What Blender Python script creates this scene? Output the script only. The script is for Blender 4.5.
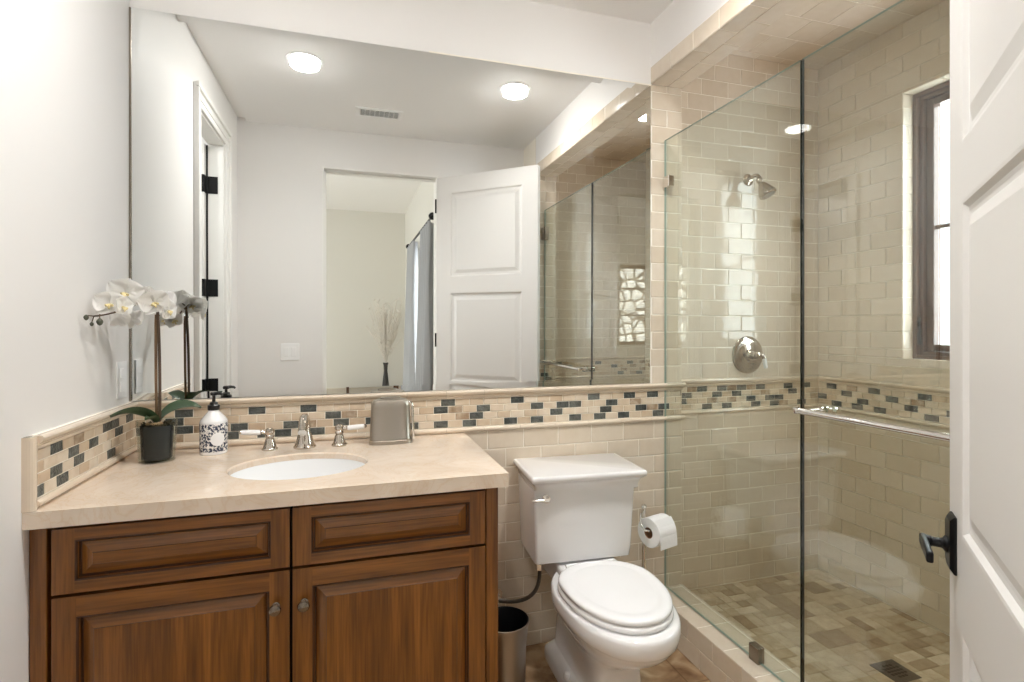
import bpy, math, random
from mathutils import Vector, Matrix
from math import sin, cos, pi, radians as R
random.seed(7)
for o in list(bpy.data.objects): bpy.data.objects.remove(o)
S = bpy.context.scene
C = S.collection
H = 1.312            # camera height

# ------------------------------------------------ camera, world, exposure
cam = bpy.data.cameras.new('camera'); camo = bpy.data.objects.new('camera', cam); C.objects.link(camo)
camo.location = (0, -2.09, H); camo.rotation_euler = (pi/2, 0, -.2966)
cam.sensor_width = 36; cam.lens = 533.5*36/1024; cam.shift_y = -12.9/1024; cam.clip_start = .02
S.camera = camo
S.view_settings.view_transform = 'Standard'; S.view_settings.look = 'None'
S.view_settings.gamma = 1; S.view_settings.use_curve_mapping = False
S.view_settings.exposure = 0.0
S.cycles.use_denoising = True
S.cycles.max_bounces = 12; S.cycles.diffuse_bounces = 9; S.cycles.glossy_bounces = 8
S.cycles.transparent_max_bounces = 24; S.cycles.transmission_bounces = 8
S.cycles.sample_clamp_indirect = 6; S.cycles.caustics_reflective = False; S.cycles.caustics_refractive = False
W = bpy.data.worlds.new('sky'); S.world = W; W.use_nodes = True
bg = W.node_tree.nodes['Background']; bg.inputs[0].default_value = (.80, .90, 1, 1); bg.inputs[1].default_value = 2.6

def area(name, loc, rot, sx, sy, power, col=(1, 1, 1), shape='RECTANGLE', spread=pi):
    l = bpy.data.lights.new(name, 'AREA'); l.shape = shape; l.size = sx; l.size_y = sy; l.energy = power; l.color = col; l.spread = spread
    o = bpy.data.objects.new(name, l); C.objects.link(o); o.location = loc; o.rotation_euler = rot
    return o
# daylight outside the windows, then fill at an added bedroom window
area('daylight_shower_window', (2.64, -.85, 1.85), (0, R(90), 0), 1.9, 1.7, 100, (.90, .95, 1))
area('daylight_patio_door', (1.5, -3.0, 1.3), (0, R(90), 0), 2.2, 1.8, 62, (1, .985, .97))
area('fill_bedroom_left', (-3.95, -3.3, 1.6), (0, R(-90), 0), 1.6, 1.8, 100, (1, .975, .95))  # fill light at an unseen left window, added to brighten the rooms
sun = bpy.data.lights.new('sun', 'SUN'); sun.energy = 34; sun.angle = R(.6); suno = bpy.data.objects.new('sun', sun); C.objects.link(suno)
suno.rotation_euler = (R(-25), 0, 0)

# ------------------------------------------------ materials
def new_mat(name):
    m = bpy.data.materials.new(name); m.use_nodes = True
    return m, m.node_tree.nodes, m.node_tree.links, m.node_tree.nodes['Principled BSDF']
def s2l(c): return tuple(((x/255)/12.92 if x/255 <= .04045 else ((x/255+.055)/1.055)**2.4) for x in c) + (1,)
def plain(name, rgb, rough=.5, metal=0, bump=0, bscale=200, coat=0, spec=.5):
    m, n, l, b = new_mat(name)
    b.inputs['Base Color'].default_value = s2l(rgb); b.inputs['Roughness'].default_value = rough
    b.inputs['Metallic'].default_value = metal; b.inputs['Coat Weight'].default_value = coat
    b.inputs['Specular IOR Level'].default_value = spec
    if bump:
        t = n.new('ShaderNodeTexNoise'); t.inputs['Scale'].default_value = bscale
        tc = n.new('ShaderNodeTexCoord'); l.new(tc.outputs['Object'], t.inputs['Vector'])
        bu = n.new('ShaderNodeBump'); bu.inputs['Strength'].default_value = bump; bu.inputs['Distance'].default_value = .002
        l.new(t.outputs['Fac'], bu.inputs['Height']); l.new(bu.outputs[0], b.inputs['Normal'])
    return m
def ramp(n, stops):
    r = n.new('ShaderNodeValToRGB'); e = r.color_ramp.elements
    while len(e) < len(stops): e.new(.5)
    for k, (p, c) in enumerate(stops): e[k].position = p; e[k].color = s2l(c)
    return r
def tile_mat(name, stops, rough=.12, wav=.25, nscale=9, mott=.25, mcol=(255, 255, 255), spec=.5):
    """per-tile colour from face attribute 'rnd', soft mottling, hand-made waviness"""
    m, n, l, b = new_mat(name)
    a = n.new('ShaderNodeAttribute'); a.attribute_name = 'rnd'
    r = ramp(n, stops); l.new(a.outputs['Fac'], r.inputs[0])
    tc = n.new('ShaderNodeTexCoord'); t = n.new('ShaderNodeTexNoise'); t.inputs['Scale'].default_value = 30; t.inputs['Detail'].default_value = 4
    l.new(tc.outputs['Object'], t.inputs['Vector'])
    mx = n.new('ShaderNodeMix'); mx.data_type = 'RGBA'; mx.blend_type = 'MULTIPLY'; mx.inputs[0].default_value = mott
    r2 = ramp(n, [(.35, mcol), (.65, (255, 255, 255))]); l.new(t.outputs['Fac'], r2.inputs[0])
    l.new(r.outputs[0], mx.inputs[6]); l.new(r2.outputs[0], mx.inputs[7]); l.new(mx.outputs[2], b.inputs['Base Color'])
    b.inputs['Roughness'].default_value = rough; b.inputs['Specular IOR Level'].default_value = spec
    t2 = n.new('ShaderNodeTexNoise'); t2.inputs['Scale'].default_value = nscale; l.new(tc.outputs['Object'], t2.inputs['Vector'])
    bu = n.new('ShaderNodeBump'); bu.inputs['Strength'].default_value = wav; bu.inputs['Distance'].default_value = .01
    l.new(t2.outputs['Fac'], bu.inputs['Height']); l.new(bu.outputs[0], b.inputs['Normal'])
    return m
M = {}
M['paint'] = plain('wall_paint', (236, 234, 232), .55, bump=.08, bscale=350)
M['ceil'] = plain('ceiling_paint', (247, 246, 245), .6, bump=.05, bscale=350)
M['white_door'] = plain('door_paint', (230, 228, 225), .3)
M['trimw'] = plain('trim_paint', (240, 239, 236), .35)
M['grout'] = plain('grout', (246, 240, 228), .8)
M['tile'] = tile_mat('ceramic_tile', [(0, (214, 200, 181)), (.5, (219, 206, 188)), (1, (224, 212, 196))], .07, .14, 7, .2, (235, 228, 215))
M['pencil'] = tile_mat('pencil_trim', [(0, (222, 206, 186)), (1, (230, 216, 198))], .14, .1)
M['mos_light'] = tile_mat('mosaic_cream', [(0, (206, 185, 160)), (.25, (216, 199, 176)), (.6, (223, 208, 188)), (1, (230, 218, 200))], .3, .1, 40, .35, (228, 212, 190))
M['mos_brown'] = tile_mat('mosaic_brown', [(0, (184, 166, 144)), (1, (202, 184, 162))], .35, .2, 60, .8, (180, 155, 125))
M['mos_dark'] = tile_mat('mosaic_slate', [(0, (86, 90, 87)), (1, (114, 116, 110))], .35, .5, 120, .7, (130, 135, 130))
M['stone'] = tile_mat('shower_floor_stone', [(0, (156, 134, 108)), (.2, (186, 168, 142)), (.6, (202, 187, 163)), (1, (218, 205, 184))], .35, .12, 30, .4, (196, 176, 150))
M['stone_grout'] = plain('stone_grout', (178, 160, 134), .9)
M['chrome'] = plain('chrome', (235, 232, 228), .06, 1)
M['nickel'] = plain('polished_nickel', (196, 188, 178), .12, 1)
M['brushed'] = plain('brushed_nickel', (176, 168, 158), .3, 1)
M['dnickel'] = plain('aged_nickel', (140, 130, 118), .22, 1)
M['black'] = plain('black_metal', (24, 24, 26), .35, .6)
M['blackp'] = plain('black_plastic', (18, 18, 20), .3)
M['porc'] = plain('porcelain', (240, 240, 241), .08, coat=.5)
M['porc_sink'] = plain('sink_porcelain', (240, 241, 242), .1, coat=.3)
M['plastic'] = plain('seat_plastic', (242, 242, 243), .16)
M['whitep'] = plain('white_plastic', (250, 250, 250), .3)
M['slot'] = plain('dark_slot', (20, 20, 20), .8)
M['paper'] = plain('tissue_paper', (245, 245, 245), .9, bump=.3, bscale=90)
M['card'] = plain('cardboard', (150, 110, 80), .85)
M['leaf'] = plain('orchid_leaf', (52, 74, 48), .35, bump=.2, bscale=60)
M['stem'] = plain('orchid_stem', (78, 60, 44), .6, bump=.4, bscale=80)
M['stake'] = plain('bamboo_stake', (112, 86, 58), .6)
M['petal'] = plain('orchid_petal', (250, 248, 244), .5, bump=.15, bscale=60)
M['bud'] = plain('orchid_bud', (70, 72, 56), .5)
def petal_mat():
    m, n, l, b = new_mat('orchid_petal'); b.inputs['Base Color'].default_value = (.97, .965, .95, 1); b.inputs['Roughness'].default_value = .55
    t = n.new('ShaderNodeBsdfTranslucent'); t.inputs[0].default_value = (.98, .97, .95, 1); mx = n.new('ShaderNodeMixShader'); mx.inputs[0].default_value = .5
    l.new(b.outputs[0], mx.inputs[1]); l.new(t.outputs[0], mx.inputs[2]); l.new(mx.outputs[0], n['Material Output'].inputs[0]); return m
M['petal'] = petal_mat()
M['lip'] = plain('orchid_lip', (228, 212, 160), .5)
M['liner'] = plain('pot_liner', (46, 47, 49), .15)
M['moss'] = plain('moss', (70, 62, 44), .9, bump=1, bscale=80)
M['pebble'] = plain('pebble', (170, 140, 105), .6)
M['wframe'] = plain('window_wood', (88, 62, 48), .25)
M['curtain'] = plain('curtain_fabric', (168, 170, 173), .6, bump=.2, bscale=400)
M['carpet'] = plain('bedroom_floor', (215, 205, 190), .9)
M['bedwall'] = plain('bedroom_paint', (226, 224, 217), .6)
M['dark'] = plain('dark_vase', (52, 48, 46), .35)
M['branch'] = plain('dried_branch', (225, 220, 212), .8)
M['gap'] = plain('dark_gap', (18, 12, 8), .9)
M['drain'] = plain('drain_metal', (92, 88, 82), .35, .9)
M['rubber'] = plain('steel_hose', (110, 108, 105), .35, .9)
M['hall'] = plain('closet_paint', (226, 226, 224), .6)

def emis(name, col, k):
    m, n, l, b = new_mat(name); b.inputs['Base Color'].default_value = (.9, .9, .9, 1)
    b.inputs['Emission Color'].default_value = col + (1,); b.inputs['Emission Strength'].default_value = k
    return m
M['lamp'] = emis('lamp_lens', (1, .98, .95), 120)
M['lamp_dim'] = emis('shower_lamp_lens', (1, .98, .95), 8)

def glass_mat(name, tint, f0=.04, rough=0.0):
    """thin clear glass: see-through plus Fresnel-weighted mirror reflection (Schlick)"""
    m, n, l, b = new_mat(name); n.remove(b); out = n['Material Output']
    g = n.new('ShaderNodeNewGeometry')
    d = n.new('ShaderNodeVectorMath'); d.operation = 'DOT_PRODUCT'; l.new(g.outputs['Normal'], d.inputs[0]); l.new(g.outputs['Incoming'], d.inputs[1])
    ab = n.new('ShaderNodeMath'); ab.operation = 'ABSOLUTE'; l.new(d.outputs['Value'], ab.inputs[0])
    s = n.new('ShaderNodeMath'); s.operation = 'SUBTRACT'; s.inputs[0].default_value = 1; l.new(ab.outputs[0], s.inputs[1])
    p = n.new('ShaderNodeMath'); p.operation = 'POWER'; l.new(s.outputs[0], p.inputs[0]); p.inputs[1].default_value = 5
    k = n.new('ShaderNodeMath'); k.operation = 'MULTIPLY_ADD'; l.new(p.outputs[0], k.inputs[0]); k.inputs[1].default_value = 1-f0; k.inputs[2].default_value = f0
    t = n.new('ShaderNodeBsdfTransparent'); t.inputs[0].default_value = tint + (1,)
    gl = n.new('ShaderNodeBsdfGlossy'); gl.inputs['Roughness'].default_value = rough
    mx = n.new('ShaderNodeMixShader'); l.new(k.outputs[0], mx.inputs[0]); l.new(t.outputs[0], mx.inputs[1]); l.new(gl.outputs[0], mx.inputs[2])
    l.new(mx.outputs[0], out.inputs[0]); return m
M['glass'] = glass_mat('shower_glass', (.950, .980, .952), .105)
M['winglass'] = glass_mat('window_glass', (.97, .98, .98))
M['potglass'] = glass_mat('pot_glass', (.93, .95, .94), 0.0)
M['edge'] = plain('glass_edge', (14, 30, 26), .1)
M['edge_light'] = plain('polished_glass_edge', (150, 168, 158), .15)
mm, n_, l_, b_ = new_mat('mirror_silver')
b_.inputs['Base Color'].default_value = (.90, .915, .905, 1); b_.inputs['Metallic'].default_value = 1; b_.inputs['Roughness'].default_value = 0
M['mirror'] = mm

def wood_mat(name, axis):
    m, n, l, b = new_mat(name)
    tc = n.new('ShaderNodeTexCoord'); mp = n.new('ShaderNodeMapping')
    sc = [16, 16, 16]; sc[axis] = 1.3; mp.inputs['Scale'].default_value = sc
    l.new(tc.outputs['Object'], mp.inputs['Vector'])
    t = n.new('ShaderNodeTexNoise'); t.inputs['Scale'].default_value = 1.6; t.inputs['Detail'].default_value = 7; t.inputs['Distortion'].default_value = .6
    l.new(mp.outputs[0], t.inputs['Vector'])
    r = ramp(n, [(.25, (98, 58, 19)), (.45, (124, 77, 27)), (.6, (141, 90, 35)), (.8, (158, 105, 45))]); l.new(t.outputs['Fac'], r.inputs[0])
    mp2 = n.new('ShaderNodeMapping'); s2 = [90, 90, 90]; s2[axis] = 3; mp2.inputs['Scale'].default_value = s2; l.new(tc.outputs['Object'], mp2.inputs['Vector'])
    t2 = n.new('ShaderNodeTexNoise'); t2.inputs['Scale'].default_value = 2; t2.inputs['Detail'].default_value = 3; l.new(mp2.outputs[0], t2.inputs['Vector'])
    r2 = ramp(n, [(.35, (170, 150, 135)), (.6, (255, 255, 255))]); l.new(t2.outputs['Fac'], r2.inputs[0])
    mx = n.new('ShaderNodeMix'); mx.data_type = 'RGBA'; mx.blend_type = 'MULTIPLY'; mx.inputs[0].default_value = .55
    l.new(r.outputs[0], mx.inputs[6]); l.new(r2.outputs[0], mx.inputs[7]); l.new(mx.outputs[2], b.inputs['Base Color'])
    b.inputs['Roughness'].default_value = .3; b.inputs['Coat Weight'].default_value = .25; b.inputs['Coat Roughness'].default_value = .15
    bu = n.new('ShaderNodeBump'); bu.inputs['Strength'].default_value = .08; bu.inputs['Distance'].default_value = .002
    l.new(t2.outputs['Fac'], bu.inputs['Height']); l.new(bu.outputs[0], b.inputs['Normal'])
    return m
M['wood_h'] = wood_mat('stained_wood_rail', 0); M['wood_v'] = wood_mat('stained_wood_stile', 2)
M['glaze'] = plain('dark_glaze', (62, 34, 15), .35)

def marble():
    m, n, l, b = new_mat('cream_marble')
    tc = n.new('ShaderNodeTexCoord')
    t = n.new('ShaderNodeTexNoise'); t.inputs['Scale'].default_value = 5; t.inputs['Detail'].default_value = 8; t.inputs['Distortion'].default_value = 1.2; l.new(tc.outputs['Object'], t.inputs['Vector'])
    r = ramp(n, [(.3, (221, 203, 183)), (.5, (228, 212, 194)), (.7, (234, 220, 204))]); l.new(t.outputs['Fac'], r.inputs[0])
    v = n.new('ShaderNodeTexVoronoi'); v.feature = 'DISTANCE_TO_EDGE'; v.inputs['Scale'].default_value = 7
    mp = n.new('ShaderNodeVectorMath'); mp.operation = 'ADD'; l.new(tc.outputs['Object'], mp.inputs[0]); l.new(t.outputs['Color'], mp.inputs[1]); l.new(mp.outputs[0], v.inputs['Vector'])
    r2 = ramp(n, [(0, (247, 238, 226)), (.03, (252, 247, 240)), (.1, (255, 255, 255))]); l.new(v.outputs['Distance'], r2.inputs[0])
    mx = n.new('ShaderNodeMix'); mx.data_type = 'RGBA'; mx.blend_type = 'MULTIPLY'; mx.inputs[0].default_value = .7
    l.new(r.outputs[0], mx.inputs[6]); l.new(r2.outputs[0], mx.inputs[7]); l.new(mx.outputs[2], b.inputs['Base Color'])
    b.inputs['Roughness'].default_value = .08; return m
M['marble'] = marble()
def travertine():
    m, n, l, b = new_mat('travertine_floor')
    tc = n.new('ShaderNodeTexCoord')
    t = n.new('ShaderNodeTexNoise'); t.inputs['Scale'].default_value = 9; t.inputs['Detail'].default_value = 8; t.inputs['Distortion'].default_value = .8; l.new(tc.outputs['Object'], t.inputs['Vector'])
    r = ramp(n, [(.32, (122, 90, 62)), (.5, (166, 136, 104)), (.7, (200, 178, 148))]); l.new(t.outputs['Fac'], r.inputs[0])
    br = n.new('ShaderNodeTexBrick'); br.inputs['Scale'].default_value = 1; br.offset = .5
    br.inputs['Brick Width'].default_value = .4; br.inputs['Row Height'].default_value = .4; br.inputs['Mortar Size'].default_value = .003
    br.inputs['Color1'].default_value = (1, 1, 1, 1); br.inputs['Color2'].default_value = (.88, .86, .84, 1); br.inputs['Mortar'].default_value = (.62, .56, .48, 1)
    l.new(tc.outputs['Object'], br.inputs['Vector'])
    mx = n.new('ShaderNodeMix'); mx.data_type = 'RGBA'; mx.blend_type = 'MULTIPLY'; mx.inputs[0].default_value = 1
    l.new(r.outputs[0], mx.inputs[6]); l.new(br.outputs[0], mx.inputs[7]); l.new(mx.outputs[2], b.inputs['Base Color'])
    b.inputs['Roughness'].default_value = .3; return m
M['trav'] = travertine()
def outer_stone():
    m, n, l, b = new_mat('rubble_stone')
    tc = n.new('ShaderNodeTexCoord')
    v = n.new('ShaderNodeTexVoronoi'); v.feature = 'DISTANCE_TO_EDGE'; v.inputs['Scale'].default_value = 4.5; v.inputs['Randomness'].default_value = .8; l.new(tc.outputs['Object'], v.inputs['Vector'])
    v2 = n.new('ShaderNodeTexVoronoi'); v2.inputs['Scale'].default_value = 4.5; v2.inputs['Randomness'].default_value = .8; l.new(tc.outputs['Object'], v2.inputs['Vector'])
    r = ramp(n, [(0, (95, 85, 75)), (.06, (130, 120, 105)), (.1, (255, 255, 255))]); l.new(v.outputs['Distance'], r.inputs[0])
    r2 = ramp(n, [(0, (186, 180, 168)), (.5, (226, 220, 208)), (1, (204, 202, 196))]); l.new(v2.outputs['Color'], r2.inputs[0])
    mx = n.new('ShaderNodeMix'); mx.data_type = 'RGBA'; mx.blend_type = 'MULTIPLY'; mx.inputs[0].default_value = 1
    l.new(r2.outputs[0], mx.inputs[6]); l.new(r.outputs[0], mx.inputs[7]); l.new(mx.outputs[2], b.inputs['Base Color'])
    b.inputs['Roughness'].default_value = .9
    bu = n.new('ShaderNodeBump'); bu.inputs['Distance'].default_value = .03; l.new(v.outputs['Distance'], bu.inputs['Height']); l.new(bu.outputs[0], b.inputs['Normal'])
    return m
M['rubble'] = outer_stone()
def floral():
    m, n, l, b = new_mat('floral_print')
    tc = n.new('ShaderNodeTexCoord')
    v = n.new('ShaderNodeTexVoronoi'); v.feature = 'SMOOTH_F1'; v.inputs['Scale'].default_value = 150; l.new(tc.outputs['Object'], v.inputs['Vector'])
    t = n.new('ShaderNodeTexNoise'); t.inputs['Scale'].default_value = 130; t.inputs['Distortion'].default_value = 3; l.new(tc.outputs['Object'], t.inputs['Vector'])
    ad = n.new('ShaderNodeMath'); ad.operation = 'MULTIPLY'; l.new(v.outputs['Distance'], ad.inputs[0]); l.new(t.outputs['Fac'], ad.inputs[1])
    r = ramp(n, [(.15, (62, 68, 86)), (.21, (96, 104, 122)), (.25, (238, 236, 232)), (1, (238, 236, 232))]); l.new(ad.outputs[0], r.inputs[0])
    l.new(r.outputs[0], b.inputs['Base Color']); b.inputs['Roughness'].default_value = .15; return m
M['floral'] = floral()

# ------------------------------------------------ mesh helpers
class MB:
    def __init__(s): s.v = []; s.f = []; s.m = []; s.r = []; s.sm = []
    def add(s, vs, fs, mi=0, smooth=False, rnd=0.0):
        o = len(s.v); s.v += [tuple(p) for p in vs]
        for f in fs: s.f.append(tuple(i+o for i in f)); s.m.append(mi); s.r.append(rnd); s.sm.append(smooth)
    def box(s, x0, x1, y0, y1, z0, z1, mi=0, rnd=0.0):
        x0, x1 = sorted((x0, x1)); y0, y1 = sorted((y0, y1)); z0, z1 = sorted((z0, z1))
        s.add([(x0,y0,z0),(x1,y0,z0),(x1,y1,z0),(x0,y1,z0),(x0,y0,z1),(x1,y0,z1),(x1,y1,z1),(x0,y1,z1)],
              [(3,2,1,0),(4,5,6,7),(0,1,5,4),(1,2,6,5),(2,3,7,6),(3,0,4,7)], mi, False, rnd)
    def loft(s, loops, mi=0, smooth=True, cap0=True, cap1=True, closed=True):
        n = len(loops[0]); vs = [p for L in loops for p in L]; fs = []
        for k in range(len(loops)-1):
            for i in range(n if closed else n-1):
                j = (i+1) % n; fs.append((k*n+i, k*n+j, (k+1)*n+j, (k+1)*n+i))
        s.add(vs, fs, mi, smooth)
        o = len(s.v)-len(vs)
        if cap0: s.f.append(tuple(o+i for i in reversed(range(n)))); s.m.append(mi); s.r.append(0); s.sm.append(False)
        if cap1: s.f.append(tuple(o+(len(loops)-1)*n+i for i in range(n))); s.m.append(mi); s.r.append(0); s.sm.append(False)
    def lathe(s, prof, c=(0,0,0), n=32, mi=0, cap0=True, cap1=True, sx=1, sy=1):
        s.loft([[(c[0]+r*sx*cos(2*pi*i/n), c[1]+r*sy*sin(2*pi*i/n), c[2]+z) for i in range(n)] for r, z in prof], mi, True, cap0, cap1)
    def tube(s, pts, rad, n=12, mi=0, caps=True):
        pts = [Vector(p) for p in pts]; rr = rad if isinstance(rad, (list, tuple)) else [rad]*len(pts)
        loops = []; up = None
        for k, p in enumerate(pts):
            t = (pts[min(k+1, len(pts)-1)]-pts[max(k-1, 0)]).normalized()
            if up is None: up = Vector((0, 0, 1)) if abs(t.z) < .9 else Vector((1, 0, 0))
            a = t.cross(up).normalized(); b = a.cross(t).normalized(); up = b
            loops.append([tuple(p+rr[k]*(cos(2*pi*i/n)*b+sin(2*pi*i/n)*a)) for i in range(n)])
        s.loft(loops, mi, True, caps, caps)
    def xf(s, mat, start=0):
        s.v[start:] = [tuple(mat @ Vector(p)) for p in s.v[start:]]
    def build(s, name, mats, parent=None, loc=(0,0,0), rz=0, bevel=0, seg=2, sub=0, ang=35, kind=None):
        me = bpy.data.meshes.new(name); me.from_pydata(s.v, [], s.f); 
        if not isinstance(mats, (list, tuple)): mats = [mats]
        for m in mats: me.materials.append(M[m])
        me.polygons.foreach_set('material_index', s.m)
        me.polygons.foreach_set('use_smooth', s.sm)
        a = me.attributes.new('rnd', 'FLOAT', 'FACE'); a.data.foreach_set('value', s.r)
        me.update(); me.validate()
        if any(s.sm): me.set_sharp_from_angle(angle=R(ang))
        o = bpy.data.objects.new(name, me); C.objects.link(o)
        o.location = loc; o.rotation_euler = (0, 0, rz)
        if parent: o.parent = parent
        if bevel:
            b = o.modifiers.new('bevel', 'BEVEL'); b.width = bevel; b.segments = seg; b.limit_method = 'ANGLE'; b.angle_limit = R(40)
        if sub:
            b = o.modifiers.new('sub', 'SUBSURF'); b.levels = sub; b.render_levels = sub
        if kind: o['kind'] = kind
        return o
def tag(o, label, cat, group=None, kind=None):
    o['label'] = label; o['category'] = cat
    if group: o['group'] = group
    if kind: o['kind'] = kind
    return o
def thing(name, loc, label, cat, rz=0, group=None):
    o = bpy.data.objects.new(name, None); C.objects.link(o); o.location = loc; o.rotation_euler = (0, 0, rz)
    o.empty_display_size = .05
    return tag(o, label, cat, group)
def bz(p0, p1, p2, p3, n=12):
    p = [Vector(q) for q in (p0, p1, p2, p3)]
    return [tuple(p[0]*(1-t)**3+3*p[1]*t*(1-t)**2+3*p[2]*t*t*(1-t)+p[3]*t**3) for t in [k/n for k in range(n+1)]]

# -------- tiles on a plane: point = O + a*U + b*V, face normal N
def tiles(mb, O, U, V, N, a0, a1, b0, b1, pa=.153, pb=.0765, phase=0, bphase=0, bond=.5, g=.0034, h=.0010, bev=.004, mi=0, tilt=.0005, pick=None, rowpar=0):
    O, U, V, N = Vector(O), Vector(U), Vector(V), Vector(N)
    r0 = math.floor((b0-bphase)/pb)-1
    for r in range(r0, r0+int((b1-b0)/pb)+4):
        q0, q1 = max(bphase+r*pb, b0), min(bphase+(r+1)*pb, b1)
        if q1-q0 < .006: continue
        ph = phase + (bond*pa if (r+rowpar) % 2 else 0)
        c0 = math.floor((a0-ph)/pa)-1
        for c in range(c0, c0+int((a1-a0)/pa)+4):
            p0, p1 = max(ph+c*pa, a0), min(ph+(c+1)*pa, a1)
            if p1-p0 < .006: continue
            tile_one(mb, O, U, V, N, p0+g/2, p1-g/2, q0+g/2, q1-g/2, h, bev, pick(r, ph+(c+.5)*pa) if pick else mi, tilt)
def tile_one(mb, O, U, V, N, p0, p1, q0, q1, h, bev, mi, tilt):
    e = min(bev, (p1-p0)*.25, (q1-q0)*.25)
    ta, tb = random.uniform(-tilt, tilt), random.uniform(-tilt, tilt)
    vs = []
    for (a, b) in ((p0, q0), (p1, q0), (p1, q1), (p0, q1)): vs.append(O+a*U+b*V-N*.003)
    for (a, b) in ((p0, q0), (p1, q0), (p1, q1), (p0, q1)): vs.append(O+a*U+b*V+N*(h*.35))
    for k, (a, b) in enumerate(((p0+e, q0+e), (p1-e, q0+e), (p1-e, q1-e), (p0+e, q1-e))):
        vs.append(O+a*U+b*V+N*(h+(ta if k in (1, 2) else -ta)+(tb if k > 1 else -tb)))
    fs = []
    for o in (0, 4):
        for i in range(4): j = (i+1) % 4; fs.append((o+i, o+j, o+4+j, o+4+i))
    fs.append((8, 9, 10, 11))
    flip = U.cross(V).dot(N) < 0
    if flip: fs = [tuple(reversed(f)) for f in fs]
    mb.add(vs, fs, mi, False, random.random())
def extr(mb, O, U, V, N, a0, a1, prof, seg=.153, phase=0, mi=0):
    """trim strip: profile (height along V, depth along N) run along U, cut into pieces"""
    O, U, V, N = Vector(O), Vector(U), Vector(V), Vector(N)
    k = math.floor((a0-phase)/seg)
    while phase+k*seg < a1:
        p0, p1 = max(phase+k*seg, a0)+.0005, min(phase+(k+1)*seg, a1)-.0005; k += 1
        if p1-p0 < .003: continue
        n = len(prof); rnd = random.random()
        vs = [O+p*U+b*V+d*N for p in (p0, p1) for b, d in prof]
        fs = [(i, i+1, n+i+1, n+i) for i in range(n-1)]+[tuple(range(n)), tuple(reversed(range(n, 2*n)))]
        if U.cross(V).dot(N) < 0: fs = [tuple(reversed(f)) for f in fs]
        mb.add(vs, fs, mi, False, rnd)
PITCH, ROWH = .0574, .0283
PROF_TOP = [(1.032,0),(1.033,.006),(1.040,.0065),(1.0415,.004),(1.0435,.005),(1.047,.011),(1.052,.016),(1.058,.018),(1.063,.016),(1.0655,.010),(1.0655,0)]
PROF_BOT = [(.898,0),(.899,.006),(.903,.010),(.908,.011),(.913,.009),(.916,.004),(.9165,0)]
BAND0 = .9185    # bottom of the four mosaic rows
def mosaic(mb, O, U, V, N, a0, a1, base, dark, brownp=.07):
    """dark: {row from top: [centres]} ; base = centre phase of rows 1 and 3"""
    def pick(r, c):
        row = 4-r
        for d in dark.get(row, ()):
            if abs(d-c) < PITCH*.5: return 2
        return 1 if random.random() < brownp else 0
    # rows counted from the bottom: r=0 is row 4
    O2 = Vector(O)+Vector(V)*BAND0
    tiles(mb, O2, U, V, N, a0, a1, 0, ROWH*4-.0001, PITCH, ROWH, base-PITCH/2+PITCH/2, 0, .5, .0026, .0014, .0012, 0, .0003, pick, rowpar=0)
# ------------------------------------------------ the room
XL, XH, XH2, XG, XR = -.705, 1.2846, 1.4435, 1.357, 2.346
YR, YE, YS = -1.8284, -1.551, .11
CE = 2.67
def st(mb, name, mats, **k):
    o = mb.build(name, mats, **k); o['kind'] = 'structure'; return o
X3, Y3, Z3 = (1,0,0), (0,1,0), (0,0,1)
mb = MB(); mb.box(XL-.1, XH+.02, -1.99, .02, -.1, 0); st(mb, 'floor', 'trav')
mb = MB(); mb.box(XH2-.02, XR+.1, YR-.1, YS+.1, -.1, .052)
sf = st(mb, 'floor_shower', 'stone_grout')
# shower floor mosaic: grid of 5 cm cells merged at random into squares and rectangles
mb = MB(); cell = .051; nx, ny = int((XR-XH2)/cell)+1, int((YS-YR)/cell)+1; used = set()
for i in range(nx):
    for j in range(ny):
        if (i, j) in used: continue
        w, hh = random.choice([(1,1),(2,1),(1,2),(2,2),(1,1),(2,1)])
        if any((i+a, j+b) in used for a in range(w) for b in range(hh)): w = hh = 1
        for a in range(w):
            for b in range(hh): used.add((i+a, j+b))
        x0, x1 = XH2+i*cell, min(XH2+(i+w)*cell, XR); y0, y1 = YR+j*cell, min(YR+(j+hh)*cell, YS)
        if x1-x0 > .01 and y1-y0 > .01:
            tile_one(mb, Vector((0,0,.052)), Vector(X3), Vector(Y3), Vector(Z3), x0+.001, x1-.001, y0+.001, y1-.001, .003, .002, 0, .0003)
mb.build('floor_mosaic', 'stone', sf)

# back wall
mb = MB(); mb.box(XL-.12, XH2-.008, .006, .23, 0, CE+.06); mb.box(XH2-.02, XR+.12, YS+.003, .23, 0, CE+.06)
wb = st(mb, 'wall_back', 'paint')
# grout beds, then tiles
mb = MB(); mb.box(.30, XH2-.002, .0005, .01, 0, 2.3966); mb.box(XL, .30, .0005, .01, .80, 1.064)
mb.box(XH2-.012, XH2-.0005, .0005, YS+.01, .05, CE-.01); mb.box(XH2-.012, XR, YS+.0005, YS+.01, .05, CE-.01)
mb.build('tile_bed', 'grout', wb)
mb = MB()
O0 = (0, 0, 0); Nb = (0, -1, 0)
tiles(mb, O0, X3, Z3, Nb, .30, XH2, 0, .898, phase=.536, bphase=.898-.0765*12, rowpar=1)
tiles(mb, O0, X3, Z3, Nb, 1.2846+.0, XH2, 1.0655, 2.3966, phase=XH2-.153, bphase=1.0655, bond=.5)
Os = (0, YS, 0)
tiles(mb, Os, X3, Z3, Nb, XH2, XR, .055, .898, phase=.536, bphase=.898-.0765*12, rowpar=1)
tiles(mb, Os, X3, Z3, Nb, XH2, XR, 1.0655, CE, phase=.56, bphase=1.0655)
Oc = (XH2, 0, 0)
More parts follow.
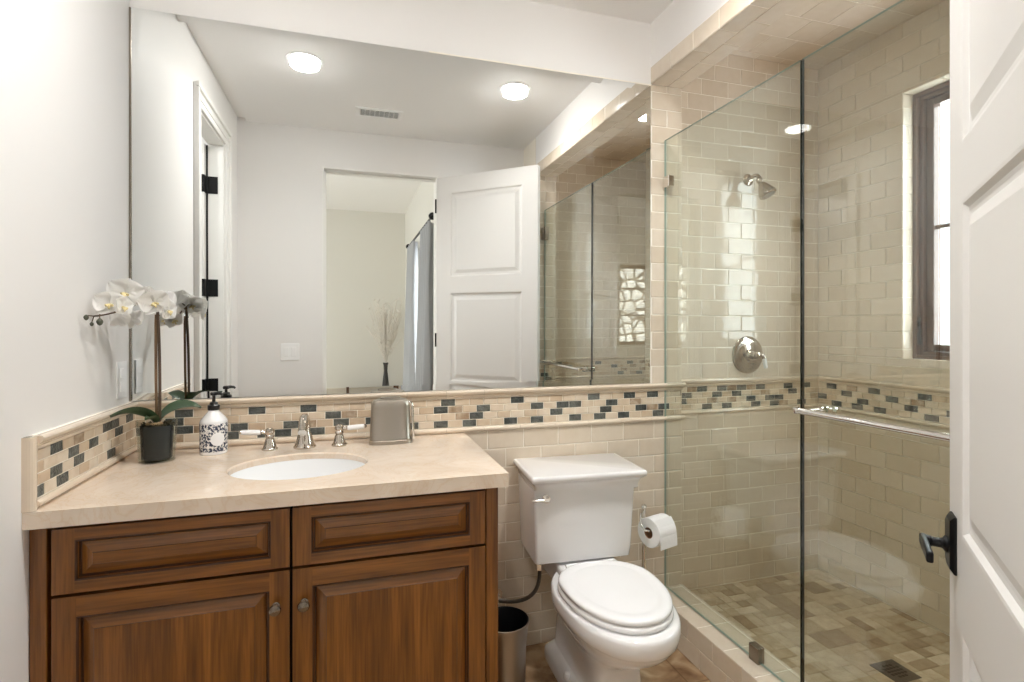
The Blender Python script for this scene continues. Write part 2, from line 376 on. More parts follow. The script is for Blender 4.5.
tiles(mb, Oc, Y3, Z3, X3, 0, YS, .055, .898, phase=0, bphase=.898-.0765*12); tiles(mb, Oc, Y3, Z3, X3, 0, YS, 1.0655, CE, bphase=1.0655)
mb.build('subway_tiles', 'tile', wb)
mb = MB(); MM = ['mos_light', 'mos_brown', 'mos_dark']
DB = {1: [-.543,-.317,-.142,.14,.375,.66,1.004,1.175,1.289], 2: [-.60,-.057,.345,.518,.747,.861,.918,1.09],
      3: [-.681,-.543,-.372,-.202,-.027,.074,.488,.832,1.061,1.232,1.342],
      4: [-.391,-.298,-.229,-.114,.243,.344,.459,.632,.747,.918,1.033,1.147,1.318]}
mosaic(mb, O0, X3, Z3, Nb, XL, XH2, -.142, DB)
DS = {1: [1.629,1.749,1.863,1.979,2.154,2.285], 2: [1.542,1.717,1.835,2.183], 3: [1.523,1.921,2.039,2.094], 4: [1.66,1.777,1.952,2.066,2.24]}
mosaic(mb, Os, X3, Z3, Nb, XH2, XR, 1.634, DS)
mosaic(mb, Oc, Y3, Z3, X3, 0, YS, 0, {})
mb.build('mosaic_band', MM, wb)
mb = MB()
for pr in (PROF_TOP, PROF_BOT):
    extr(mb, O0, X3, Z3, Nb, XL, XH2+.012, pr, phase=.06); extr(mb, Os, X3, Z3, Nb, XH2, XR, pr, phase=.1); extr(mb, Oc, Y3, Z3, X3, -.01, YS, pr)
mb.build('pencil_trim', 'pencil', wb)

# left wall with a door opening and the backsplash return
DY0, DY1, DZ = -1.43, -.87, 2.385
mb = MB()
mb.box(XL-.085, XL, DY1, .0, 0, CE+.06); mb.box(XL-.085, XL, YR-.15, DY0, 0, CE+.06); mb.box(XL-.085, XL, DY0, DY1, DZ, CE+.06)
wl = st(mb, 'wall_left', 'paint')
FX = -.690
mb = MB(); mb.box(XL-.002, FX-.0005, -.612, 0, .893, 1.064); mb.build('tile_bed', 'grout', wl)
mb = MB(); Ol = (FX, 0, 0)
DL = {1: [-.503,-.235,-.171,-.063], 2: [-.421,-.31,-.145], 3: [-.507,-.393], 4: [-.578,-.479,-.2]}
mosaic(mb, Ol, Y3, Z3, X3, -.598, 0, -.503, DL); mb.build('mosaic_band', MM, wl)
mb = MB()
for pr in (PROF_TOP, PROF_BOT): extr(mb, Ol, Y3, Z3, X3, -.600, 0, pr, phase=-.6)
# vertical pencil that closes the front end
vs = []
for z in (.896, 1.064):
    for k in range(9):
        a = pi*k/8-pi/2; vs.append((FX-.004+.013*cos(a), -.609+.011*sin(a), z))
    vs += [(XL-.001, -.598, z), (XL-.001, -.620, z)]
nn = 11; mb.add(vs, [(i, (i+1) % nn, nn+(i+1) % nn, nn+i) for i in range(nn)]+[tuple(reversed(range(nn))), tuple(range(nn, 2*nn))], 0, False, .2)
mb.build('pencil_trim', 'pencil', wl)

# casing of the closet door in the left wall
mb = MB(); x0 = XL
def casing_prof(mb, path_boxes):
    for b in path_boxes: mb.box(*b)
cw = .09
for (a, b) in ((DY1, DY1+cw), (DY0-cw, DY0)):
    mb.box(x0, x0+.014, a, b, 0, DZ)
mb.box(x0, x0+.0142, DY0-cw, DY1+cw, DZ-.001, DZ+cw)
mb.box(x0+.010, x0+.026, DY1+cw-.02, DY1+cw+.001, 0, DZ+cw-.021); mb.box(x0+.010, x0+.026, DY0-cw-.001, DY0-cw+.02, 0, DZ+cw-.021)
mb.box(x0+.010, x0+.027, DY0-cw-.002, DY1+cw+.002, DZ+cw-.02, DZ+cw+.004)
mb.box(x0+.010, x0+.019, DY0-cw+.03, DY1+cw-.03, DZ+.028, DZ+.052)
mb.box(x0-.084, x0+.001, DY0-.001, DY0+.012, 0, DZ-.012); mb.box(x0-.084, x0+.001, DY1-.012, DY1+.001, 0, DZ-.012); mb.box(x0-.084, x0+.001, DY0-.001, DY1+.001, DZ-.012, DZ+.001)
st(mb, 'trim_1', 'trimw', bevel=.003)
# closet beyond
mb = MB(); mb.box(-2.0, XL-.087, YR-.15, YR-.05, -.0, CE); mb.box(-2.0, XL-.087, -.5, -.4, 0, CE); mb.box(-2.1, -2.0, YR-.15, -.4, 0, CE)
mb.box(-2.1, XL-.087, YR-.15, -.4, CE, CE+.06); mb.box(-2.1, XL-.1, YR-.15, -.4, -.1, 0)
st(mb, 'wall_closet', 'hall')

clt = thing('closet_fill', (-1.35, -1.0, CE), 'added unseen round fill light in the closet beyond the left door', 'ceiling light')
mb = MB(); mb.lathe([(.07,0),(.07,-.02),(.05,-.028),(.001,-.03)], n=24); mb.build('shade', 'lamp_dim', clt)
l_c = bpy.data.lights.new('closet_fill_lamp', 'POINT'); l_c.energy = 13; l_c.shadow_soft_size = .04; o_c = bpy.data.objects.new('closet_fill_lamp', l_c); C.objects.link(o_c); o_c.location = (-1.35, -1.0, CE-.09)  # unseen closet lamp, added as fill for the door leaf and bathroom

def panel_slab(mb, Wd, Hh, T, panels, prof, mats=(0, 0, 0, 0), back=False):
    """slab x 0..W, z 0..H, y -T..0, framed panels on the front (and back). mats: stile, rail, groove, field"""
    xs = sorted({0, Wd} | {p[0] for p in panels} | {p[1] for p in panels}); zs = sorted({0, Hh} | {p[2] for p in panels} | {p[3] for p in panels})
    def face(vs, mi, fl): mb.add(vs, [(3,2,1,0) if fl else (0,1,2,3)], mi)
    for side in ((0, 1) if back else (0,)):
        Y = -T if side == 0 else 0; sg = 1 if side == 0 else -1; fl = side == 1
        for i in range(len(xs)-1):
            for k in range(len(zs)-1):
                xa, xb, za, zb = xs[i], xs[i+1], zs[k], zs[k+1]
                if any(p[0] <= xa+1e-6 and xb <= p[1]+1e-6 and p[2] <= za+1e-6 and zb <= p[3]+1e-6 for p in panels): continue
                face([(xa,Y,za),(xb,Y,za),(xb,Y,zb),(xa,Y,zb)], mats[0] if (i == 0 or i == len(xs)-2) else mats[1], fl)
        for p in panels:
            prev = None
            for (ins, dep, gm) in prof:
                L = [(p[0]+ins, Y+sg*dep, p[2]+ins), (p[1]-ins, Y+sg*dep, p[2]+ins), (p[1]-ins, Y+sg*dep, p[3]-ins), (p[0]+ins, Y+sg*dep, p[3]-ins)]
                if prev:
                    for a in range(4):
                        b = (a+1) % 4; face([prev[a], prev[b], L[b], L[a]], gm if gm is not None else (mats[1] if a in (0, 2) else mats[0]), fl)
                prev = L
            face(prev, mats[3], fl)
    a, b = [(0,-T,0),(Wd,-T,0),(Wd,-T,Hh),(0,-T,Hh)], [(0,0,0),(Wd,0,0),(Wd,0,Hh),(0,0,Hh)]
    for i in range(4):
        j = (i+1) % 4; mb.add([a[i], b[i], b[j], a[j]], [(0,1,2,3)], mats[1] if i in (0, 2) else mats[0])
    if not back: mb.add(b, [(3,2,1,0)], mats[0])
DP = [(0,0,None),(.006,.001,None),(.014,.009,None),(.022,.010,None),(.030,.010,None),(.055,.003,None),(.058,.003,None)]
# bathroom door, open into the room
DW, DH = .8035, 2.385
mb = MB(); panel_slab(mb, DW, DH, .040, [(.115,.690,.20,.72),(.115,.690,.90,1.545),(.115,.690,1.655,2.27)], DP, back=True)
ang = math.atan2(-1.2868-YR, 1.208-.6144)
d1 = st(mb, 'door_1', 'white_door', loc=(.6144, YR+.0005, .01), rz=ang)
d1['label'] = 'white panelled bathroom door swung open beside the shower'
# lever handle near the free edge, both faces
for sgn, Yf in ((-1, -.040), (1, 0)):
    mb = MB(); L0 = []
    for (ins, d) in ((0, 0), (0, .004), (.006, .011)):
        L0.append([(DW-.075+ins, Yf+sgn*d, .81+ins*1.6), (DW-.027-ins, Yf+sgn*d, .81+ins*1.6), (DW-.012-ins, Yf+sgn*d, .83), (DW-.012-ins, Yf+sgn*d, .905), (DW-.027-ins, Yf+sgn*d, .925-ins*1.6), (DW-.075+ins, Yf+sgn*d, .925-ins*1.6)][::sgn])
    mb.loft(L0, 0, False)
    hdl = mb.build('door_handle', 'black', d1, bevel=.0015)
    hdl['label'] = 'black lever handle'
    mb = MB(); hx, hz = DW-.045, .862
    mb.tube([(hx, Yf+sgn*.008, hz), (hx, Yf+sgn*.016, hz), (hx, Yf+sgn*.018, hz), (hx, Yf+sgn*.045, hz)], [.017, .017, .010, .009], 16)
    mb.tube([(hx, Yf+sgn*.036, hz), (hx, Yf+sgn*.050, hz)], [.0115, .0115], 16)
    q_ = len(mb.v); mb.box(hx-.088, hx+.012, Yf+sgn*.044, Yf+sgn*.056, hz-.010, hz+.012); mb.v[q_:] = [(x, y, z-(.006 if x < hx-.05 else 0)) for x, y, z in mb.v[q_:]]
    mb.build('lever', 'black', hdl, bevel=.004)
for z in (.2, 1.2, 2.18):
    mb = MB(); mb.tube([(-.004, .004, z-.05), (-.004, .004, z+.05)], .006, 10); mb.build('hinge', 'black', d1)

# rear wall with the doorway the camera looks through
DX0, DX1, DZ2 = -.1655, .6144, 2.401
mb = MB(); mb.box(XL, DX0-.012, YR-.14, YR, 0, CE+.06); mb.box(DX1+.012, XR+.1, YR-.14, YR, 0, CE+.06); mb.box(DX0-.012, DX1+.012, YR-.14, YR, DZ2+.012, CE+.06)
wr = st(mb, 'wall_rear', 'paint')
mb = MB()
mb.box(DX0-.012, DX0, YR-.142, YR+.004, 0, DZ2+.012); mb.box(DX1, DX1+.012, YR-.142, YR+.004, 0, DZ2+.012); mb.box(DX0, DX1, YR-.142, YR+.004, DZ2, DZ2+.012)
mb.box(DX0, DX0+.012, YR-.10, YR-.045, 0, DZ2); mb.box(DX0, DX1, YR-.10, YR-.045, DZ2-.012, DZ2)
st(mb, 'trim_2', 'trimw')

# closet door leaf seen edge-on past the hinges
mb = MB(); mb.box(-1.35, -.797, DY0+.016, DY0+.054, .01, DZ-.015)
d2 = st(mb, 'door_2', 'white_door')
for z in (.35, .955, 1.535, 2.135):
    mb = MB(); mb.box(-.7895, -.735, DY0+.012, DY0+.0145, z-.05, z+.05); mb.box(-.797, -.7945, DY0+.014, DY0+.054, z-.05, z+.05); mb.box(-.818, -.797, DY0+.054, DY0+.0565, z-.05, z+.05)
    mb.tube([(-.7915, DY0+.020, z-.05), (-.7915, DY0+.020, z+.05)], .0055, 10); mb.build('hinge', 'black', d2)
mb = MB(); mb.box(-.7965, -.786, DY0+.0125, DY0+.0155, 0, DZ-.02); mb.build('gap_shade_strip', 'black', d2)  # black strip put in for the shade of the jamb gap

# ceilings
mb = MB(); mb.box(XL+.055, XH+.02, YR-.05, .02, CE, CE+.06); mb.box(XL-.02, XL+.06, YR-.05, .02, CE+.022, CE+.08)
st(mb, 'ceiling', 'ceil')
mb = MB(); mb.box(XH2-.02, XR+.1, YR-.1, YS+.1, CE-.0085, CE+.06); cs = st(mb, 'ceiling_shower', 'grout')
mb = MB(); tiles(mb, (0,0,CE-.0095), X3, Y3, (0,0,-1), XH2, XR, YR, YS, .153, .153, 1.865, -.088, .5, rowpar=0); mb.build('ceiling_tiles', 'tile', cs)

# header over the shower glass, curb below, and the rear return
HZ = 2.3966
mb = MB(); mb.box(XH+.002, XH2-.003, YE-.004, 0.006, HZ+.003, CE+.05); hd = st(mb, 'wall_header', 'paint')
mb = MB(); mb.box(XH+.0008, XH+.004, YE, 0, HZ+.002, 2.470); mb.box(XH+.001, XH2-.001, YE, 0, HZ+.001, HZ+.004); mb.box(XH2-.004, XH2-.0008, YE, 0, HZ+.002, CE-.01)
mb.build('tile_bed', 'grout', hd)
mb = MB()
tiles(mb, (XH,0,0), Y3, Z3, (-1,0,0), YE, 0, HZ, HZ+.0755, phase=-.153*.0, bphase=HZ)
tiles(mb, (0,0,HZ), Y3, X3, (0,0,-1), YE, 0, XH, XH2, bphase=XH, pb=(XH2-XH)/2)
tiles(mb, (XH2,0,0), Y3, Z3, X3, YE, 0, HZ, CE, bphase=HZ)
mb.build('subway_tiles', 'tile', hd)
CZ = .1535
mb = MB(); mb.box(XH+.002, XH2-.002, YE, .006, -.05, CZ-.002); cb = st(mb, 'wall_curb', 'grout')
mb = MB()
tiles(mb, (XH,0,0), Y3, Z3, (-1,0,0), YE, 0, 0, CZ, bphase=0, pb=CZ/2, phase=-.04)
tiles(mb, (XH2,0,0), Y3, Z3, X3, YE, 0, .05, CZ, bphase=0, pb=CZ/2)
tiles(mb, (0,0,CZ-.002), X3, Y3, Z3, XH, XH2, YE, 0, pa=(XH2-XH), pb=.153, bond=0, bphase=-.02)
mb.build('curb_tiles', 'tile', cb)
mb = MB(); mb.box(XH+.002, XH2-.002, YR, YE-.002, 0, CE); mb.box(XH2, XR+.05, YR-.02, YR+.006, 0, CE); ws = st(mb, 'wall_shower', 'grout')
mb = MB(); SG = [(0, .898, .898-.0765*12), (1.0655, CE, 1.0655)]
for (b0, b1, bp) in SG:
    tiles(mb, (0, YE, 0), X3, Z3, Y3, XH, XH2, b0, min(b1, 9), bphase=bp, phase=XH)
    tiles(mb, (XH, 0, 0), Y3, Z3, (-1,0,0), YR, YE, b0, min(b1, 2.472), bphase=bp, phase=YE)
    tiles(mb, (XH2, 0, 0), Y3, Z3, X3, YR, YE, max(b0, .055), b1, bphase=bp, phase=YE)
    tiles(mb, (0, YR+.007, 0), X3, Z3, Y3, XH2, XR, max(b0, .055), b1, bphase=bp, phase=.5)
mb.build('subway_tiles', 'tile', ws)
mb = MB(); RD = {1: [1.55, 1.9, 2.2], 2: [1.66, 2.06], 3: [1.36, 1.78, 1.84], 4: [1.4, 1.5, 2.1, 2.3]}
mosaic(mb, (0,YE,0), X3, Z3, Y3, XH, XH2, 1.3, RD); mosaic(mb, (XH2,0,0), Y3, Z3, X3, YR, YE, 0, {2: [-1.7]}); mosaic(mb, (XH,0,0), Y3, Z3, (-1,0,0), YR, YE, 0, {2: [-1.7]})
mosaic(mb, (0,YR+.007,0), X3, Z3, Y3, XH2, XR, 1.634, RD); mb.build('mosaic_band', MM, ws)
mb = MB()
for pr in (PROF_TOP, PROF_BOT):
    extr(mb, (0,YE,0), X3, Z3, Y3, XH, XH2, pr); extr(mb, (0,YR+.007,0), X3, Z3, Y3, XH2, XR, pr); extr(mb, (XH2,0,0), Y3, Z3, X3, YR, YE, pr); extr(mb, (XH,0,0), Y3, Z3, (-1,0,0), YR, YE, pr)
mb.build('pencil_trim', 'pencil', ws)

# right wall with the window opening
WY0, WY1, WZ0, WZ1 = -.86, -.335, 1.177, 2.352
mb = MB()
mb.box(XR+.003, XR+.18, WY1+.003, YS+.12, 0, CE+.06); mb.box(XR+.003, XR+.18, YR-.14, WY0-.003, 0, CE+.06)
mb.box(XR+.003, XR+.18, WY0-.003, WY1+.003, 0, WZ0-.003); mb.box(XR+.003, XR+.18, WY0-.003, WY1+.003, WZ1+.003, CE+.06)
wrt = st(mb, 'wall_right', 'grout')
mb = MB(); Or = (XR, 0, 0); Nr = (-1, 0, 0); kw = dict(phase=-.03, bphase=1.0655)
tiles(mb, Or, Y3, Z3, Nr, YR, YS, .055, .898, phase=-.03, bphase=.898-.0765*12)
tiles(mb, Or, Y3, Z3, Nr, YR, YS, 1.0655, WZ0, **kw); tiles(mb, Or, Y3, Z3, Nr, YR, YS, WZ1, CE, **kw)
tiles(mb, Or, Y3, Z3, Nr, WY1, YS, WZ0, WZ1, **kw); tiles(mb, Or, Y3, Z3, Nr, YR, WY0, WZ0, WZ1, **kw)
tiles(mb, (0,WY1,0), X3, Z3, (0,-1,0), XR, XR+.068, WZ0, WZ1, phase=XR-.01, bphase=1.0655)
tiles(mb, (0,WY0,0), X3, Z3, Y3, XR, XR+.068, WZ0, WZ1, phase=XR-.01, bphase=1.0655)
tiles(mb, (0,0,WZ0), Y3, X3, Z3, WY0, WY1, XR, XR+.068, phase=-.03, bphase=XR-.005); tiles(mb, (0,0,WZ1), Y3, X3, (0,0,-1), WY0, WY1, XR, XR+.068, phase=-.03, bphase=XR-.005)
mb.build('subway_tiles', 'tile', wrt)
mb = MB()
DR = {1: [-.425,-.2,.024,-.66,-.9], 2: [-.284,-.059,-.6,-1.1], 3: [-.52,-.367,-.144,.08,-.8,-1.3], 4: [-.452,-.228,-.116,-.004,-.7,-1.0]}
mosaic(mb, Or, Y3, Z3, Nr, YR, YS, -.200, DR); mb.build('mosaic_band', MM, wrt)
mb = MB()
for pr in (PROF_TOP, PROF_BOT): extr(mb, Or, Y3, Z3, Nr, YR, YS, pr, phase=.02)
mb.build('pencil_trim', 'pencil', wrt)

# shower window: dark wood frame, sash, one muntin
mb = MB(); fx0, fx1 = XR+.060, XR+.155
def ring(mb, x0, x1, y0, y1, z0, z1, w, wb_=None, mi=0):
    wb_ = wb_ or w
    mb.box(x0, x1, y0, y0+w, z0, z1, mi); mb.box(x0, x1, y1-w, y1, z0, z1, mi); mb.box(x0, x1, y0+w, y1-w, z0, z0+wb_, mi); mb.box(x0, x1, y0+w, y1-w, z1-w, z1, mi)
ring(mb, fx0, fx1, WY0, WY1, WZ0, WZ1, .016); ring(mb, fx0+.02, fx1, WY0+.016, WY1-.016, WZ0+.016, WZ1-.016, .016)
w1 = st(mb, 'window_1', 'wframe', bevel=.002)
mb = MB(); ring(mb, fx0+.038, fx1-.01, WY0+.033, WY1-.033, WZ0+.033, WZ1-.033, .030); mb.box(fx0+.05, fx1-.02, WY0+.06, WY1-.06, 1.745, 1.763)
mb.build('sash', 'wframe', w1, bevel=.004)
mb = MB(); mb.box(fx0+.058, fx0+.062, WY0+.07, WY1-.07, WZ0+.065, WZ1-.07); mb.build('pane', 'winglass', w1)
mb = MB(); mb.tube([(fx0+.012, WY1-.022, 1.24), (fx0+.002, WY1-.026, 1.27), (fx0+.012, WY1-.022, 1.36)], [.008, .006, .004], 8); mb.build('latch', 'black', w1)

# ------------------------------------------------ bedroom beyond the doorway
BX0, BX1, BY0, BC = -3.4, .70, -4.98, 2.76
mb = MB(); mb.box(BX0-.1, 2.6, BY0-.1, -1.985, -.1, 0); st(mb, 'floor_bedroom', 'carpet')
mb = MB(); mb.box(BX0-.1, 2.6, BY0-.1, YR-.14, BC, BC+.1); st(mb, 'ceiling_bedroom', 'ceil')
PY0, PY1, PZ = -3.62, -2.35, 2.12
mb = MB(); mb.box(BX1, BX1+.15, BY0, PY0, 0, BC); mb.box(BX1, BX1+.15, PY1, YR-.14, 0, BC); mb.box(BX1, BX1+.15, PY0, PY1, PZ, BC)
st(mb, 'wall_bedroom_right', 'bedwall')
QX0, QX1, QZ0, QZ1 = -1.86, -1.08, 1.02, 2.21
mb = MB(); mb.box(BX0, QX0, BY0-.15, BY0, 0, BC); mb.box(QX1, BX1+.15, BY0-.15, BY0, 0, BC); mb.box(QX0, QX1, BY0-.15, BY0, 0, QZ0); mb.box(QX0, QX1, BY0-.15, BY0, QZ1, BC)
st(mb, 'wall_bedroom_far', 'bedwall')
LY0, LY1 = -4.2, -2.4
mb = MB(); mb.box(BX0-.15, BX0, BY0, LY0, 0, BC); mb.box(BX0-.15, BX0, LY1, YR-.14, 0, BC); mb.box(BX0-.15, BX0, LY0, LY1, 0, .8); mb.box(BX0-.15, BX0, LY0, LY1, 2.3, BC)
st(mb, 'wall_bedroom_left', 'bedwall')
mb = MB(); mb.box(BX0-.1, XL-.12, YR-.14, YR-.155, 0, BC); mb.box(XL-.13, DX0-.012, YR-.141, YR-.155, 0, BC); mb.box(DX1+.012, BX1, YR-.141, YR-.155, 0, BC); mb.box(DX0-.012, DX1+.012, YR-.141, YR-.155, DZ2+.012, BC)
st(mb, 'wall_bedroom_near', 'bedwall')
def win_y(n, x0, x1, z0, z1, y, muntz, muntx=()):   # window in a y-plane wall
    mb = MB(); w = .05
    for a in ((x0, x0+w, z0, z1), (x1-w, x1, z0, z1), (x0, x1, z0, z0+w), (x0, x1, z1-w, z1)): mb.box(a[0], a[1], y-.10, y-.04, a[2], a[3])
    for z in muntz: mb.box(x0, x1, y-.08, y-.06, z-.012, z+.012)
    for x in muntx: mb.box(x-.014, x+.014, y-.09, y-.05, z0, z1)
    o = st(mb, 'window_%d' % n, 'wframe'); mb = MB(); mb.box(x0+w, x1-w, y-.072, y-.068, z0+w, z1-w); mb.build('pane', 'winglass', o)
win_y(2, QX0, QX1, QZ0, QZ1, BY0, (1.46, 1.86), (-1.6,))
mb = MB(); w = .06
for a in ((PY0, PY0+w, 0, PZ), (PY1-w, PY1, 0, PZ), (PY0, PY1, 0, w), (PY0, PY1, PZ-w, PZ), ((PY0+PY1)/2-.04, (PY0+PY1)/2+.04, 0, PZ)): mb.box(BX1+.05, BX1+.1, a[0], a[1], a[2], a[3])
w3 = st(mb, 'window_3', 'wframe'); mb = MB(); mb.box(BX1+.073, BX1+.077, PY0+w, PY1-w, w, PZ-w); mb.build('pane', 'winglass', w3)
mb = MB(); w = .06
for a in ((LY0, LY0+w, .8, 2.3), (LY1-w, LY1, .8, 2.3), (LY0, LY1, .8, .86), (LY0, LY1, 2.24, 2.3), ((LY0+LY1)/2-.03, (LY0+LY1)/2+.03, .8, 2.3)): mb.box(BX0-.1, BX0-.05, a[0], a[1], a[2], a[3])
w4 = st(mb, 'window_4', 'wframe'); mb = MB(); mb.box(BX0-.077, BX0-.073, LY0+w, LY1-w, .86, 2.24); mb.build('pane', 'winglass', w4)  # unseen window, added to let fill light into the bedroom
mb = MB(); mb.box(-4.5, 1, -7.6, -7.3, -.3, 1.9); mb.box(-4.5, -1.55, -7.6, -7.3, 1.9, 3.1)
tag(mb.build('stone_wall', 'rubble'), 'pale rubble stone garden wall seen through the bedroom window', 'wall')

# curtain rod and two curtains
rod = thing('curtain_rod', (.62, -2.9, 2.165), 'black curtain rod above the bedroom patio door', 'curtain rod')
mb = MB(); mb.tube([(0, -.87, 0), (0, .80, 0)], .010, 12); mb.build('rod', 'black', rod)
for y in (-.90, .83):
    mb = MB(); mb.lathe([(.002,-.03),(.018,-.024),(.03,-.008),(.03,.008),(.018,.024),(.002,.03)], (0, y, 0), 16); mb.build('finial', 'black', rod)
for y in (-.80, .73):
    mb = MB(); mb.tube([(0, y, 0), (.078, y, 0)], .006, 8); mb.build('bracket', 'black', rod)
def curtain(y0, y1, label):
    mb = MB(); n = 90; nz = 8; front = []; loops = []
    for kz in range(nz+1):
        z = .02+(2.135-.02)*kz/nz; L = []; amp = .058-.03*kz/nz; xo = -.035*(1-kz/nz)
        for side in (0, 1):
            rng = range(n+1) if side == 0 else range(n, -1, -1)
            for i in rng:
                t = i/n; y = y0+(y1-y0)*t; x = .62+xo+amp*sin(t*2*pi*5+.4*sin(kz*.7))+(.0025 if side else -.0025)
                L.append((x, y, z))
        loops.append(L)
    mb.loft(loops, 0, True)
    tag(mb.build('curtain', 'curtain', ang=80), label, 'curtain', 'grey curtains at the bedroom patio door')
curtain(-3.74, -3.15, 'grey pleated floor-length curtain at the far end of the rod')
curtain(-2.66, -2.12, 'grey pleated floor-length curtain at the rod end nearest the doorway')
# console with vase of dried branches
mb = MB(); mb.box(-.05, .60, -4.90, -4.45, .44, .48); 
for x in (-.03, .55):
    for y in (-4.88, -4.50): mb.box(x, x+.03, y, y+.03, 0, .44)
tag(mb.build('console_table', 'wframe', bevel=.004), 'low dark table against the far bedroom wall under the vase', 'table')
vs_ = thing('branch_vase', (.43, -4.62, .48), 'slim dark vase of dried pale branches in the bedroom', 'vase')
mb = MB(); mb.lathe([(.045,0),(.05,.03),(.035,.15),(.022,.27),(.026,.34),(.035,.37),(.03,.37),(.02,.34)], n=20, cap1=False); mb.build('vase', 'dark', vs_)
mb = MB()
for k in range(60):
    a = random.uniform(0, 2*pi); sp = random.uniform(.03, .24); hgt = random.uniform(.40, .85)
    pts = bz((0,0,.3), (.01*cos(a), .01*sin(a), .45), (sp*.5*cos(a), sp*.5*sin(a), .3+hgt*.6), (sp*cos(a), sp*sin(a)*.6, .3+hgt), 6)
    mb.tube(pts, [.0025]*5+[.006, .003], 5)
    for q in range(5):
        p = Vector(pts[2+q % 5]); dd = Vector((random.uniform(-.06,.06), random.uniform(-.04,.04), random.uniform(.02,.08))); mb.tube([p, p+dd*.6, p+dd], [.0015, .007, .002], 5)
b = mb.build('dried_branches', 'branch', vs_); b['label'] = 'pale dried branches'

# ------------------------------------------------ lamps and ceiling fittings
def can_light(x, y, z, label, power, r=.078, group='recessed ceiling lights', beam=1.0, glow=.26):
    t = thing('recessed_light', (x, y, z), label, 'ceiling light', group=group)
    mb = MB(); mb.lathe([(r+.014, 0), (r+.012, -.003), (r-.004, -.003)], n=40, cap0=False, cap1=False); mb.build('trim_ring', 'whitep', t)
    mb = MB(); mb.lathe([(r-.004, -.002), (r-.006, -.012), (r-.018, -.020), (.001, -.024)], n=40, cap1=False); mb.build('lens', 'lamp' if glow > .1 else 'lamp_dim', t)
    area('lamp_beam', (x, y, z-.028), (0, 0, 0), 2*r*.9, 2*r*.9, power*beam, (1, .985, .965), 'DISK', R(145))
can_light(-.216, -.84, CE, 'recessed ceiling light over the vanity side, left in the mirror', 6)
can_light(.908, -.84, CE, 'recessed ceiling light over the toilet side, nearer the shower', 9)
can_light(1.80, -.90, CE-.012, 'recessed light in the tiled shower ceiling', 2.0, .06, None, 1.0, .05)
vt = thing('ceiling_vent', (.185, -1.425, CE), 'white louvred air vent in the bathroom ceiling', 'vent')
mb = MB(); ring2 = [(-.15, .15, -.075, .075)]
mb.box(-.145,-.12,-.07,.07,-.006,0); mb.box(.12,.145,-.07,.07,-.006,0); mb.box(-.12,.12,-.07,-.05,-.006,0); mb.box(-.12,.12,.05,.07,-.006,0); mb.build('frame', 'whitep', vt)
mb = MB(); mb.box(-.12,.12,-.05,.05,-.0008,-.0002); mb.build('backing', 'slot', vt)
mb = MB()
for k in range(9): mb.box(-.118+k*.0295-.001, -.118+k*.0295+.004, -.05, .05, -.006, -.002)
for k in range(6): mb.box(-.12, .12, -.046+k*.0175, -.046+k*.0175+.003, -.006, -.002)
mb.build('grille', 'whitep', vt)

# ------------------------------------------------ mirror, slightly leaning, bevelled edge
mr = thing('mirror', ((XL+1.2826)/2, -.001, 1.0676), 'large frameless wall mirror with a cut glass edge above the sink', 'mirror')
mw, mh = (1.2826-XL-.004)/2, 2.387-1.0676
mb = MB(); e = .024; lean = -.0042
def my(z): return lean*z
F = [(-mw, .0, 0), (mw, .0, 0), (mw, 0, mh), (-mw, 0, mh)]; G = [(-mw+e, -.0012, e), (mw-e, -.0012, e), (mw-e, -.0012, mh-e), (-mw+e, -.0012, mh-e)]
F = [(x, y+my(z), z) for x, y, z in F]; G = [(x, y+my(z), z) for x, y, z in G]; K = [(x, .0045, z) for x, y, z in F]
mb.add(F+G, [(0,1,5,4),(1,2,6,5),(2,3,7,6),(3,0,4,7),(4,5,6,7)], 0)
mb.build('silvered_glass', 'mirror', mr)
mb = MB(); mb.box(-mw-.0015, -mw+.0042, -.007, .002, 0, mh); mb.build('dark_reflection_strip', 'dnickel', mr)  # dark reflection along the mirror edge, put in as a coloured strip
mb = MB(); mb.add(F+K, [(0,4,5,1),(1,5,6,2),(2,6,7,3),(3,7,4,0),(4,7,6,5)], 0); mb.build('edge', 'edge', mr)

# ------------------------------------------------ vanity cabinet
V0, V1, VF = -.705+.001, .416, -.575
van = thing('vanity_cabinet', (0, 0, 0), 'brown stained wood vanity cabinet with raised panels under the sink', 'cabinet')
ZT = .856
mb = MB()
mb.box(V0, V0+.02, VF+.02, -.002, .09, ZT); mb.box(V1-.02, V1, VF+.02, -.002, .0, ZT); mb.box(V0, V1, -.02, -.002, .09, ZT); mb.box(V0, V1, VF+.02, -.01, .09, .11)
mb.box(V0, V1, VF+.07, VF+.085, 0, .09)
mb.build('body', 'wood_v', van, bevel=.001)
mb = MB(); mb.box(V0+.043, V1-.035, VF+.004, VF+.02, .09, ZT); mb.build('gap_shade_board', 'gap', van)  # near-black board: shade in the gaps between fronts put into its colour
mb = MB(); mb.box(V0, V0+.034, VF-.018, VF+.02, .0, ZT); mb.build('post', 'wood_v', van, bevel=.003)
mb = MB(); mb.box(V1-.036, V1, VF-.018, VF+.02, .0, ZT); mb.build('post', 'wood_v', van, bevel=.003)
CP = [(0,0,None),(.003,.001,2),(.005,.004,2),(.006,.007,None),(.0075,.0145,2),(.0095,.0148,2),(.0340,.0030,None),(.0350,.0012,2)]
WM = ['wood_v', 'wood_h', 'glaze']
